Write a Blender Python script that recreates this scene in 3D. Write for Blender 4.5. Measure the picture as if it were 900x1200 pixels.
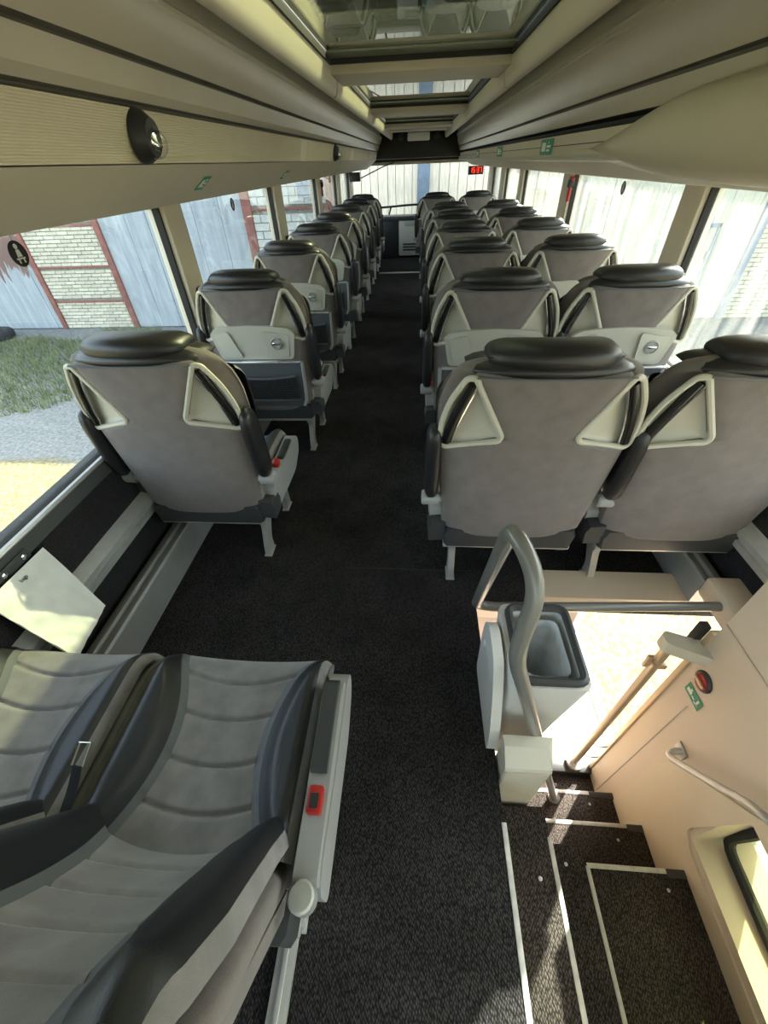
import bpy, bmesh, math, random
import numpy as np
from mathutils import Vector, Matrix, Euler
random.seed(7)
S = bpy.context.scene
for o in list(bpy.data.objects): bpy.data.objects.remove(o)
COL = S.collection
PI = math.pi

# ------------------------------------------------------------------ camera
F_PX, PITCH, YAW, ROLL, CAMH = 468.28, math.radians(41.247), math.radians(-5.347), math.radians(-2.531), 1.4
f = Vector((math.sin(YAW)*math.cos(PITCH), math.cos(YAW)*math.cos(PITCH), -math.sin(PITCH)))
rt = Vector((math.cos(YAW), -math.sin(YAW), 0)); up = rt.cross(f)
c, s = math.cos(ROLL), math.sin(ROLL)
rt, up = c*rt + s*up, -s*rt + c*up
cd = bpy.data.cameras.new('camera'); cam = bpy.data.objects.new('camera', cd); COL.objects.link(cam)
cam.matrix_world = Matrix(((rt.x, up.x, -f.x, 0), (rt.y, up.y, -f.y, 0), (rt.z, up.z, -f.z, CAMH), (0, 0, 0, 1)))
cd.sensor_fit = 'VERTICAL'; cd.sensor_height = 24.0; cd.lens = 24.0*F_PX/1200.0
cd.clip_start = 0.02; cd.clip_end = 500
S.camera = cam

# ------------------------------------------------------------------ sky, sun, exposure
SUN_DIR = Vector((-0.92, -1.10, -1.0)).normalized()      # direction the light travels
w = bpy.data.worlds.new('world'); S.world = w; w.use_nodes = True
nt = w.node_tree; nt.nodes.clear()
bg = nt.nodes.new('ShaderNodeBackground'); wo = nt.nodes.new('ShaderNodeOutputWorld')
sky = nt.nodes.new('ShaderNodeTexSky'); sky.sky_type = 'NISHITA'; sky.sun_disc = False
sky.sun_elevation = math.asin(-SUN_DIR.z); sky.sun_rotation = math.atan2(-SUN_DIR.x, -SUN_DIR.y)
sky.air_density = 1.0; sky.dust_density = 3.0
hs = nt.nodes.new('ShaderNodeHueSaturation'); hs.inputs['Saturation'].default_value = 0.5; nt.links.new(sky.outputs[0], hs.inputs['Color']); nt.links.new(hs.outputs[0], bg.inputs[0]); nt.links.new(bg.outputs[0], wo.inputs[0])
bg.inputs[1].default_value = 0.50
sl = bpy.data.lights.new('sun', 'SUN'); sl.energy = 12.0; sl.angle = math.radians(0.6); sl.color = (1.0, 0.93, 0.80)
sun = bpy.data.objects.new('sun', sl); COL.objects.link(sun)
sun.rotation_euler = SUN_DIR.to_track_quat('-Z', 'Y').to_euler(); sun.location = (6, 8, 8)
vs = S.view_settings
S.display_settings.display_device = 'sRGB'
vs.view_transform = 'Standard'; vs.look = 'None'; vs.gamma = 1.0; vs.use_curve_mapping = False
vs.exposure = 1.35

# ------------------------------------------------------------------ materials
def mat(name, col, rough=0.5, metal=0.0, noise=0.0, nscale=20.0, bump=0.0, bscale=200.0, sheen=0.0, spec=0.5, coat=0.0, emit=None, es=1.0, detail=4.0, stretch=None):
    m = bpy.data.materials.new(name); m.use_nodes = True
    N = m.node_tree.nodes; L = m.node_tree.links; b = N['Principled BSDF']
    b.inputs['Base Color'].default_value = (*col, 1); b.inputs['Roughness'].default_value = rough
    b.inputs['Metallic'].default_value = metal; b.inputs['Specular IOR Level'].default_value = spec
    b.inputs['Sheen Weight'].default_value = sheen; b.inputs['Sheen Roughness'].default_value = 0.4
    b.inputs['Coat Weight'].default_value = coat
    if emit: b.inputs['Emission Color'].default_value = (*emit, 1); b.inputs['Emission Strength'].default_value = es
    tc = N.new('ShaderNodeTexCoord'); src = tc.outputs['Object']
    if stretch:
        mp = N.new('ShaderNodeMapping'); mp.inputs['Scale'].default_value = stretch; L.new(src, mp.inputs[0]); src = mp.outputs[0]
    if noise:
        n = N.new('ShaderNodeTexNoise'); n.inputs['Scale'].default_value = nscale; n.inputs['Detail'].default_value = detail
        L.new(src, n.inputs['Vector'])
        r = N.new('ShaderNodeMapRange'); r.inputs[1].default_value = 0.3; r.inputs[2].default_value = 0.7
        r.inputs[3].default_value = 1-noise; r.inputs[4].default_value = 1+noise
        L.new(n.outputs['Fac'], r.inputs[0])
        mx = N.new('ShaderNodeMix'); mx.data_type = 'RGBA'; mx.blend_type = 'MULTIPLY'; mx.inputs[0].default_value = 1
        mx.inputs[6].default_value = (*col, 1); L.new(r.outputs[0], mx.inputs[7]); L.new(mx.outputs[2], b.inputs['Base Color'])
    if bump:
        n2 = N.new('ShaderNodeTexNoise'); n2.inputs['Scale'].default_value = bscale; n2.inputs['Detail'].default_value = 2
        L.new(src, n2.inputs['Vector'])
        bp = N.new('ShaderNodeBump'); bp.inputs['Strength'].default_value = bump; bp.inputs['Distance'].default_value = 0.004
        L.new(n2.outputs['Fac'], bp.inputs['Height']); L.new(bp.outputs[0], b.inputs['Normal'])
    return m
M = {}
M['fabric'] = mat('grey_velour', (0.188, 0.166, 0.158), 0.9, noise=0.09, nscale=22, bump=0.25, bscale=500, sheen=0.25, spec=0.2)
M['fabric_seat'] = mat('grey_velour_insert', (0.235, 0.225, 0.228), 0.9, noise=0.16, nscale=18, bump=0.3, bscale=600, sheen=0.3, spec=0.2)
M['band'] = mat('grey_edge_band', (0.135, 0.142, 0.155), 0.7, spec=0.3)
M['leather'] = mat('black_leather', (0.016, 0.016, 0.018), 0.36, bump=0.15, bscale=350, spec=0.5)
M['bolster'] = mat('bolster_leather', (0.015, 0.017, 0.021), 0.46, bump=0.12, bscale=350)
M['cream'] = mat('cream_plastic', (0.53, 0.51, 0.43), 0.45, noise=0.03, nscale=6)
M['tray'] = mat('tray_plastic', (0.50, 0.49, 0.43), 0.4)
M['panel'] = mat('cream_panel', (0.56, 0.505, 0.40), 0.5, noise=0.03, nscale=4)
M['roofcream'] = mat('roof_panel', (0.56, 0.51, 0.41), 0.5, noise=0.03, nscale=4)
M['bandpanel'] = mat('rack_satin', (0.47, 0.43, 0.36), 0.3, noise=0.03, nscale=5, spec=0.5)
M['peach'] = mat('peach_panel', (0.68, 0.565, 0.44), 0.5, noise=0.02, nscale=4)
M['grooves'] = mat('rack_groove', (0.15, 0.14, 0.12), 0.6)
M['pillar'] = mat('pillar_cream', (0.70, 0.63, 0.50), 0.5)
M['dado'] = mat('dado_panel', (0.70, 0.59, 0.43), 0.5, noise=0.02, nscale=4)
M['chrome'] = mat('chrome', (0.8, 0.8, 0.8), 0.12, 1.0)
M['black'] = mat('black_gloss', (0.012, 0.012, 0.012), 0.15)
M['blackmatt'] = mat('black_plastic', (0.018, 0.018, 0.02), 0.5)
M['alu'] = mat('aluminium', (0.62, 0.62, 0.60), 0.32, 0.5, noise=0.05, nscale=30)
M['alu_dull'] = mat('aluminium_dull', (0.40, 0.405, 0.40), 0.36, 0.35, noise=0.06, nscale=12)
M['greyplastic'] = mat('grey_plastic', (0.34, 0.34, 0.33), 0.42)
M['darkplastic'] = mat('dark_plastic', (0.045, 0.047, 0.05), 0.42)
M['pocket'] = mat('pocket_vinyl', (0.085, 0.09, 0.10), 0.5)
M['net'] = mat('net_cord', (0.02, 0.02, 0.022), 0.8)
M['red'] = mat('red_plastic', (0.40, 0.015, 0.012), 0.35)
M['railpaint'] = mat('grey_rail', (0.19, 0.185, 0.175), 0.28, 0.0, spec=0.6, coat=0.3)
M['white'] = mat('white_plastic', (0.72, 0.71, 0.68), 0.4)
M['bincream'] = mat('bin_cream', (0.62, 0.59, 0.50), 0.45)
M['paper'] = mat('white_paper', (0.82, 0.83, 0.82), 0.75, noise=0.03, nscale=30)
M['wallcarpet'] = mat('wall_carpet', (0.030, 0.029, 0.031), 0.95, noise=0.35, nscale=160, bump=0.5, bscale=300, spec=0.1)
M['sill'] = mat('sill_grey', (0.075, 0.08, 0.08), 0.4)
M['glassliner'] = mat('plastic_liner', (0.80, 0.84, 0.88), 0.25, noise=0.12, nscale=25)
M['green'] = mat('green_sticker', (0.02, 0.27, 0.14), 0.5)
M['stickerwhite'] = mat('sticker_white', (0.8, 0.8, 0.78), 0.5)
M['gold'] = mat('champagne_metal', (0.60, 0.48, 0.33), 0.35, 0.5)
M['hatchborder'] = mat('hatch_border', (0.16, 0.17, 0.12), 0.3)
M['rubber'] = mat('black_rubber', (0.02, 0.02, 0.02), 0.7)
M['led'] = mat('red_led', (0.3, 0.0, 0.0), 0.5, emit=(1.0, 0.04, 0.02), es=1.2)
M['nosing'] = mat('nosing_strip', (0.62, 0.61, 0.57), 0.5, noise=0.15, nscale=40)
M['redpost'] = mat('red_oxide_paint', (0.27, 0.105, 0.085), 0.7, noise=0.2, nscale=8)
M['mortar'] = mat('mortar', (0.25, 0.235, 0.20), 0.9, noise=0.2, nscale=20)
M['bricks'] = [mat('brick_a', (0.60, 0.55, 0.43), 0.85, noise=0.12, nscale=12), mat('brick_b', (0.54, 0.50, 0.39), 0.85, noise=0.14, nscale=12), mat('brick_c', (0.64, 0.60, 0.48), 0.85, noise=0.12, nscale=12)]
M['whitebrick'] = mat('white_brick', (0.58, 0.58, 0.54), 0.85, noise=0.12, nscale=10)
M['sand_wood'] = mat('pale_planks', (0.88, 0.76, 0.61), 0.8, noise=0.15, nscale=6, stretch=(6, 1, 0.6))
M['bluepost'] = mat('blue_post', (0.20, 0.25, 0.33), 0.7, noise=0.15, nscale=8)
M['paledoor'] = mat('pale_gate', (0.52, 0.50, 0.41), 0.7, noise=0.12, nscale=4, stretch=(5, 1, 0.5))
M['roofdark'] = mat('roof_felt', (0.10, 0.09, 0.085), 0.9)
M['tyre'] = mat('tyre_rubber', (0.03, 0.03, 0.032), 0.85)
M['busbody'] = mat('bus_outer_skin', (0.55, 0.55, 0.55), 0.35)

def carpet(name, base, scale=215.0, rot=0.6):
    m = bpy.data.materials.new(name); m.use_nodes = True
    N = m.node_tree.nodes; L = m.node_tree.links; b = N['Principled BSDF']
    b.inputs['Roughness'].default_value = 0.95; b.inputs['Specular IOR Level'].default_value = 0.12
    tc = N.new('ShaderNodeTexCoord'); mp = N.new('ShaderNodeMapping'); mp.inputs['Rotation'].default_value = (0, 0, rot)
    mp.inputs['Scale'].default_value = (1.0, 0.55, 1.0)
    L.new(tc.outputs['Object'], mp.inputs[0])
    v = N.new('ShaderNodeTexVoronoi'); v.inputs['Scale'].default_value = scale; v.inputs['Randomness'].default_value = 0.45
    L.new(mp.outputs[0], v.inputs['Vector'])
    r = N.new('ShaderNodeValToRGB'); r.color_ramp.elements[0].position = 0.05; r.color_ramp.elements[1].position = 0.62
    r.color_ramp.elements[0].color = (*[x*2.6 for x in base], 1); r.color_ramp.elements[1].color = (*[x*0.35 for x in base], 1)
    L.new(v.outputs['Distance'], r.inputs[0])
    n = N.new('ShaderNodeTexNoise'); n.inputs['Scale'].default_value = 5; n.inputs['Detail'].default_value = 6; L.new(tc.outputs['Object'], n.inputs['Vector'])
    mr = N.new('ShaderNodeMapRange'); mr.inputs[1].default_value = 0.3; mr.inputs[2].default_value = 0.7; mr.inputs[3].default_value = 0.75; mr.inputs[4].default_value = 1.3
    L.new(n.outputs['Fac'], mr.inputs[0])
    mx = N.new('ShaderNodeMix'); mx.data_type = 'RGBA'; mx.blend_type = 'MULTIPLY'; mx.inputs[0].default_value = 1
    L.new(r.outputs[0], mx.inputs[6]); L.new(mr.outputs[0], mx.inputs[7]); L.new(mx.outputs[2], b.inputs['Base Color'])
    bp = N.new('ShaderNodeBump'); bp.invert = True; bp.inputs['Strength'].default_value = 0.8; bp.inputs['Distance'].default_value = 0.004
    L.new(v.outputs['Distance'], bp.inputs['Height']); L.new(bp.outputs[0], b.inputs['Normal'])
    return m
M['carpet'] = carpet('woven_floor_carpet', (0.030, 0.028, 0.028))
M['carpet_stair'] = carpet('woven_stair_carpet', (0.056, 0.048, 0.043), 200, 0.9)

def glass(name, tint, refl=0.04, glare=0.0):
    m = bpy.data.materials.new(name); m.use_nodes = True
    N = m.node_tree.nodes; L = m.node_tree.links; N.remove(N['Principled BSDF'])
    out = N['Material Output']; t = N.new('ShaderNodeBsdfTransparent'); t.inputs[0].default_value = (*tint, 1)
    g = N.new('ShaderNodeBsdfGlossy'); g.inputs['Roughness'].default_value = 0.0
    ge = N.new('ShaderNodeNewGeometry'); dt = N.new('ShaderNodeVectorMath'); dt.operation = 'DOT_PRODUCT'
    L.new(ge.outputs['Normal'], dt.inputs[0]); L.new(ge.outputs['Incoming'], dt.inputs[1])
    def mth(op, a, b_):
        q = N.new('ShaderNodeMath'); q.operation = op
        for i, z in enumerate((a, b_)):
            if z is None: continue
            if isinstance(z, (int, float)): q.inputs[i].default_value = z
            else: L.new(z, q.inputs[i])
        return q.outputs[0]
    sch = mth('ADD', mth('MULTIPLY', mth('POWER', mth('SUBTRACT', 1.0, mth('ABSOLUTE', dt.outputs['Value'], None)), 5.0), 0.96-refl), refl)
    mx = N.new('ShaderNodeMixShader'); L.new(sch, mx.inputs[0]); L.new(t.outputs[0], mx.inputs[1]); L.new(g.outputs[0], mx.inputs[2])
    last = mx
    if glare:  # pale streaks mixed into the pane, standing for reflected glare
        d = N.new('ShaderNodeBsdfDiffuse'); d.inputs[0].default_value = (0.75, 0.75, 0.68, 1)
        tr = N.new('ShaderNodeBsdfTranslucent'); tr.inputs[0].default_value = (0.75, 0.75, 0.68, 1)
        ad = N.new('ShaderNodeMixShader'); L.new(d.outputs[0], ad.inputs[1]); L.new(tr.outputs[0], ad.inputs[2])
        tc = N.new('ShaderNodeTexCoord'); mp = N.new('ShaderNodeMapping'); mp.inputs['Scale'].default_value = (1, 9, 0.7); mp.inputs['Rotation'].default_value = (0.25, 0, 0)
        n = N.new('ShaderNodeTexNoise'); n.inputs['Scale'].default_value = 2.2; n.inputs['Detail'].default_value = 5; n.inputs['Distortion'].default_value = 0.6
        L.new(tc.outputs['Object'], mp.inputs[0]); L.new(mp.outputs[0], n.inputs['Vector'])
        mr = N.new('ShaderNodeMapRange'); mr.inputs[1].default_value = 0.35; mr.inputs[2].default_value = 0.75; mr.inputs[3].default_value = 0.0; mr.inputs[4].default_value = glare
        L.new(n.outputs['Fac'], mr.inputs[0])
        m2 = N.new('ShaderNodeMixShader'); L.new(mr.outputs[0], m2.inputs[0]); L.new(mx.outputs[0], m2.inputs[1]); L.new(ad.outputs[0], m2.inputs[2]); last = m2
    L.new(last.outputs[0], out.inputs[0])
    return m
M['glass'] = glass('window_glass', (0.90, 0.95, 0.93))
M['glass_glare'] = glass('window_glass_streaky', (0.90, 0.95, 0.92), glare=0.24)
M['glass_hatch'] = glass('hatch_glass_green', (0.355, 0.375, 0.285))
M['glass_stair'] = glass('stair_glass', (0.62, 0.66, 0.48))
M['glass_clear'] = glass('clear_dome', (0.93, 0.93, 0.93))

# ------------------------------------------------------------------ mesh helpers
class MB:
    def __init__(self): self.v = []; self.f = []
    def add(self, vs, fs):
        b = len(self.v); self.v += [tuple(x) for x in vs]; self.f += [tuple(i+b for i in q) for q in fs]; return self
    def box(self, x0, x1, y0, y1, z0, z1, bev=0.0, seg=2, rot=None, pivot=None):
        bm = bmesh.new(); bmesh.ops.create_cube(bm, size=1)
        bmesh.ops.scale(bm, vec=(x1-x0, y1-y0, z1-z0), verts=bm.verts)
        if bev: bmesh.ops.bevel(bm, geom=bm.edges[:], offset=bev, segments=seg, affect='EDGES', profile=0.5)
        cen = Vector(((x0+x1)/2, (y0+y1)/2, (z0+z1)/2)); bm.verts.index_update()
        vs = [vv.co+cen for vv in bm.verts]
        if rot:
            R = Euler(rot).to_matrix(); p = Vector(pivot) if pivot else cen; vs = [R @ (q-p)+p for q in vs]
        fs = [[vv.index for vv in ff.verts] for ff in bm.faces]; bm.free()
        return self.add(vs, fs)
    def grid(self, fn, us, vs, closed_u=False):
        nu, nv = len(us), len(vs)
        V = [fn(u, v) for v in vs for u in us]; Fs = []
        for j in range(nv-1):
            for i in range(nu-1 + (1 if closed_u else 0)):
                i2 = (i+1) % nu; Fs.append((j*nu+i, j*nu+i2, (j+1)*nu+i2, (j+1)*nu+i))
        return self.add(V, Fs)
    def loft(self, secs, cap=True):
        n = len(secs[0]); V = [p for q in secs for p in q]; Fs = []
        for j in range(len(secs)-1):
            for i in range(n):
                i2 = (i+1) % n; Fs.append((j*n+i, j*n+i2, (j+1)*n+i2, (j+1)*n+i))
        if cap: Fs.append(tuple(range(n))[::-1]); Fs.append(tuple(range((len(secs)-1)*n, len(secs)*n)))
        return self.add(V, Fs)
    def tube(self, pts, r, n=12, closed=False, cap=True, flat=1.0, upv=None):
        P = [Vector(p) for p in pts]; m = len(P); secs = []; prev = None
        for i in range(m):
            if closed: t = (P[(i+1) % m]-P[i-1]).normalized()
            else: t = (P[min(i+1, m-1)]-P[max(i-1, 0)]).normalized()
            if prev is None:
                a = Vector(upv) if upv else (Vector((0, 0, 1)) if abs(t.z) < 0.9 else Vector((0, 1, 0)))
            else: a = prev
            if upv: a = Vector(upv)
            a = (a - t*a.dot(t)).normalized(); b = t.cross(a); prev = a
            rr = r[i] if isinstance(r, (list, tuple)) else r
            secs.append([P[i] + a*math.cos(2*PI*k/n)*rr*flat + b*math.sin(2*PI*k/n)*rr for k in range(n)])
        if closed: secs.append(secs[0]); cap = False
        return self.loft(secs, cap)
    def prism(self, poly, fn, t0, t1):      # poly: 2-D outline, fn(a, b, t) -> xyz
        n = len(poly)
        V = [fn(a, b, t0) for a, b in poly] + [fn(a, b, t1) for a, b in poly]
        Fs = [tuple(range(n))[::-1], tuple(range(n, 2*n))] + [(i, (i+1) % n, n+(i+1) % n, n+i) for i in range(n)]
        return self.add(V, Fs)
    def lathe(self, prof, loc, axis='Z', n=24, sc=(1, 1)):
        secs = []
        for r, h in prof:
            q = []
            for k in range(n):
                a = 2*PI*k/n; x, y = r*math.cos(a)*sc[0], r*math.sin(a)*sc[1]
                p = {'Z': (x, y, h), 'X': (h, x, y), 'Y': (x, h, y)}[axis]
                q.append((p[0]+loc[0], p[1]+loc[1], p[2]+loc[2]))
            secs.append(q)
        return self.loft(secs)
    def xf(self, fn): self.v = [tuple(fn(Vector(p))) for p in self.v]; return self
    def mesh(self, name, m, smooth=40):
        me = bpy.data.meshes.new(name); me.from_pydata(self.v, [], self.f); me.update()
        bm = bmesh.new(); bm.from_mesh(me); bmesh.ops.recalc_face_normals(bm, faces=bm.faces); bm.to_mesh(me); bm.free()
        if isinstance(m, (list, tuple)):
            for q in m: me.materials.append(q)
        elif m: me.materials.append(m)
        if smooth:
            me.shade_smooth(); me.set_sharp_from_angle(angle=math.radians(smooth))
        return me
    def build(self, name, m, parent=None, smooth=40):
        o = bpy.data.objects.new(name, self.mesh(name, m, smooth)); COL.objects.link(o)
        if parent: o.parent = parent
        return o
def smoothpath(pts, n=6, closed=False):
    P = [Vector(p) for p in pts]; m = len(P); out = []
    rng = range(m if closed else m-1)
    for i in rng:
        p0 = P[(i-1) % m] if closed or i > 0 else P[0]*2-P[1]
        p1 = P[i]; p2 = P[(i+1) % m]; p3 = P[(i+2) % m] if closed or i+2 < m else P[-1]*2-P[-2]
        for k in range(n):
            t = k/n
            out.append(0.5*((2*p1)+(p2-p0)*t+(2*p0-5*p1+4*p2-p3)*t*t+(3*p1-p0-3*p2+p3)*t**3))
    if not closed: out.append(P[-1])
    return out
def rounded(poly, r=0.02, n=4):          # 2-D polygon with rounded corners
    out = []; m = len(poly)
    for i in range(m):
        a, b, c2 = Vector(poly[i-1]), Vector(poly[i]), Vector(poly[(i+1) % m])
        rr = min(r, (a-b).length*0.45, (c2-b).length*0.45)
        p, q = b+(a-b).normalized()*rr, b+(c2-b).normalized()*rr
        for k in range(n+1):
            t = k/n; out.append(tuple(p*(1-t)**2+b*2*t*(1-t)+q*t*t))
    return out
def empty(name, loc=(0, 0, 0), rz=0):
    o = bpy.data.objects.new(name, None); COL.objects.link(o); o.location = loc; o.rotation_euler = (0, 0, rz); o.empty_display_size = 0.1; return o
def tag(o, label=None, cat=None, group=None, kind=None):
    if label: o['label'] = label
    if cat: o['category'] = cat
    if group: o['group'] = group
    if kind: o['kind'] = kind
    return o
def struct(o): o['kind'] = 'structure'; return o
def copy_tree(o, parent=None):
    c2 = o.copy(); COL.objects.link(c2); c2.parent = parent
    for ch in list(o.children): copy_tree(ch, c2)
    return c2
def text_mesh(txt, size):
    cu = bpy.data.curves.new('lettering', 'FONT'); cu.body = txt; cu.size = size; cu.align_x = 'CENTER'; cu.align_y = 'CENTER'; cu.extrude = 0.0004
    ob = bpy.data.objects.new('lettering_tmp', cu); COL.objects.link(ob)
    me = bpy.data.meshes.new_from_object(ob.evaluated_get(bpy.context.evaluated_depsgraph_get()))
    bpy.data.objects.remove(ob); return me

# ================================================================== STRUCTURE
WX, SILL, WTOP, CEIL = 1.20, 0.57, 1.275, 1.75
WR = 1.27                    # inner face of the right side wall
YR, YF = -2.2, 9.3           # rear and front of the shell
GZ, YG = -1.85, 11.25        # ground, garage front
SX = 1.06                    # stairwell wall
# stair levels
Z1, Z2, Z3, Z4, Z5, Z6 = -0.22, -0.44, -0.66, -0.88, -1.10, -1.32
X0, X1, X2 = 0.272, 0.451, 0.622
XQ = 0.495                   # left end of the lower steps
HY = 1.04                    # front edge of the stairwell in the floor
HB = -1.0                    # rear edge
# floor (carpet), with the stairwell left out
fb = MB()
fb.box(-WX, X0, YR, YF, -0.06, 0.0)
fb.box(X0, WR, HY, YF, -0.06, 0.0)
fb.box(X0, WR, YR, HB, -0.06, 0.0)
floor = struct(fb.build('floor', M['carpet'], smooth=0))
MB().box(-0.30, X0, 1.195, 1.2, 0.0, 0.0015).build('carpet_seam', M['rubber'], floor, 0)
MB().box(-0.62, 0.06, 7.56, 7.62, 0.0, 0.012, 0.004).build('floor_strip', M['alu'], floor)

def side_wall(sx, name):
    b = MB(); WX = WR if sx > 0 else 1.20
    X = lambda a: a*sx
    def bx(x0, x1, *r): b.box(min(X(x0), X(x1)), max(X(x0), X(x1)), *r)
    holes = (0.83, 1.86, -1.45, 0.12) if sx > 0 else None
    if holes:
        y0, y1, z0, z1 = holes
        bx(WX, WX+0.06, YR, -0.30, GZ+0.3, SILL); bx(WX, WX+0.06, y1, YF, GZ+0.3, SILL)
        bx(WX, WX+0.06, -0.30, 0.42, -0.14, SILL); bx(WX, WX+0.06, -0.30, 0.42, GZ+0.3, -0.56); bx(WX, WX+0.06, 0.42, y0, GZ+0.3, SILL)
        bx(WX, WX+0.06, y0, y1, z1, SILL); bx(WX, WX+0.06, y0, y1, GZ+0.3, z0)
    else:
        bx(WX, WX+0.06, YR, YF, GZ+0.3, SILL)
    bx(WX, WX+0.06, YR, YF, WTOP, 1.92)
    return struct(b.build(name, M['busbody'], smooth=0))
wl = side_wall(-1, 'wall_left'); wr = side_wall(1, 'wall_right')
# pillars (each its own part)
PIL_L = [(-0.45, -0.33), (2.235, 2.42), (4.10, 4.35), (5.95, 6.15), (7.45, 7.75), (8.85, 9.3)]
PIL_R = [(-0.45, -0.33), (2.295, 2.48), (4.28, 4.53), (6.24, 6.48), (7.56, 7.93), (8.85, 9.3)]
for sx, wall, PL in ((-1, wl, PIL_L), (1, wr, PIL_R)):
    WS = WR if sx > 0 else WX
    for y0, y1 in PL:
        b = MB(); xa, xb = sorted((sx*(WS-0.035), sx*(WS+0.055))); b.box(xa, xb, y0, y1, SILL-0.03, WTOP+0.03, 0.012)
        b.build('pillar', M['pillar'], wall)
        b = MB(); xa, xb = sorted((sx*(WS-0.012), sx*(WS+0.02))); b.box(xa, xb, y0-0.013, y0, SILL-0.02, WTOP+0.02); b.build('window_gasket', M['rubber'], wall, 0)
    for y0, y1 in PL[1:4]:
        if sx < 0:
            b = MB(); b.box(-WX+0.03, -WX+0.075, (y0+y1)/2-0.02, (y0+y1)/2+0.04, 0.88, 0.93, 0.01); b.lathe([(0.012, 0), (0.02, 0.004), (0.02, 0.02), (0.008, 0.026)], (-WX+0.06, y1-0.03, 0.905), 'X', 12)
            b.build('belt_anchor', M['darkplastic'], wall)
    # wall cladding below the window (set back above the stairs on the right)
    segs = [(YR, YF)] if sx < 0 else [(HY, YF)]
    for y0, y1 in segs:
        yy0 = y0
        P = lambda q: [(sx*a, z) for a, z in q]
        def strip(name, prof, m, sm=30):
            y0 = yy0 if sx < 0 or name in ('floor_rail_cover', 'rail_channel') else 0.86
            b = MB(); n = len(prof); prof = [(a+WS-1.20, z) for a, z in prof]; b.add([(sx*a, y0, z) for a, z in prof] + [(sx*a, y1, z) for a, z in prof], [(i, i+1, n+i+1, n+i) for i in range(n-1)]); b.add([(sx*a, y0, z) for a, z in prof]+[(sx*WS, y0, prof[-1][1]), (sx*WS, y0, prof[0][1])], [tuple(range(n+2))]); return b.build(name, m, wall, sm)
        strip('wall_carpet_panel', [(1.15, 0.12), (1.15, 0.30), (1.155, 0.36), (1.185, 0.515), (1.187, 0.52)], M['wallcarpet'], 0)
        strip('sill_panel', [(1.185, 0.518), (1.178, 0.525), (1.190, 0.575), (1.20, 0.585), (1.235, 0.60)], M['sill'])
        strip('sill_edge', [(1.187, 0.570), (1.184, 0.576), (1.188, 0.584), (1.196, 0.587)], M['alu'])
        strip('wall_seat_rail', [(1.149, 0.285), (1.118, 0.288), (1.116, 0.312), (1.126, 0.315), (1.127, 0.328), (1.113, 0.331), (1.112, 0.352), (1.132, 0.365), (1.16, 0.375)], M['alu'], 20)
        strip('floor_rail_cover', [(1.04, 0.0), (1.043, 0.148), (1.048, 0.158), (1.056, 0.158), (1.06, 0.148), (1.085, 0.146), (1.09, 0.158), (1.10, 0.158), (1.105, 0.146), (1.13, 0.144)], M['alu_dull'], 20)
        strip('rail_channel', [(1.128, 0.146), (1.13, 0.10), (1.151, 0.10), (1.151, 0.29)], M['blackmatt'], 0)

# windows: one pane per bay, a real thin slab
def window(n, sx, y0, y1, m):
    WS = WR if sx > 0 else WX; b = MB(); xa, xb = sorted((sx*(WS+0.012), sx*(WS+0.018))); b.box(xa, xb, y0, y1, SILL-0.02, WTOP+0.02)
    o = struct(b.build('window_%d' % n, m, None, 0)); return o
n = 1; WIN = {}
for sx, PL in ((-1, PIL_L), (1, PIL_R)):
    edges = [YR] + [q for p in PL for q in p]
    for k in range(0, len(edges)-1, 2):
        WIN[(sx, k//2)] = window(n, sx, edges[k], edges[k+1], M['glass'] if sx < 0 else M['glass_glare']); n += 1

# front: windscreen, its frame, cabinet below; rear wall
wf = MB(); wf.box(-1.26, 1.33, YF, YF+0.06, GZ+0.4, 0.62); wf.box(-1.26, 1.33, YF, YF+0.06, 1.37, 1.86)
wf = struct(wf.build('wall_front', M['darkplastic'], smooth=0))
b = MB(); b.box(-1.20, 1.27, YF+0.02, YF+0.026, 0.60, 1.39); struct(b.build('window_%d' % n, M['glass'], smooth=0)); n += 1
b = MB(); b.box(-1.15, 1.15, YF-0.10, YF-0.02, 1.345, 1.39, 0.01); b.build('windscreen_header', M['panel'], wf)
b = MB(); b.box(-1.1, 1.1, YF-0.9, YF-0.02, 1.42, 1.70, 0.02); b.build('front_headliner', M['blackmatt'], wf)
rb = MB(); rb.box(-1.26, 1.33, YR-0.06, YR, GZ+0.3, 0.75); rb.box(-1.26, 1.33, YR-0.06, YR, 1.35, 1.92); rb.box(-1.26, -1.0, YR-0.06, YR, 0.75, 1.35); rb.box(1.0, 1.33, YR-0.06, YR, 0.75, 1.35)
struct(rb.build('wall_rear', M['panel'], smooth=0))
b = MB(); b.box(-1.0, 1.0, YR-0.03, YR-0.024, 0.75, 1.35); struct(b.build('window_%d' % n, M['glass'], smooth=0)); n += 1

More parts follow.
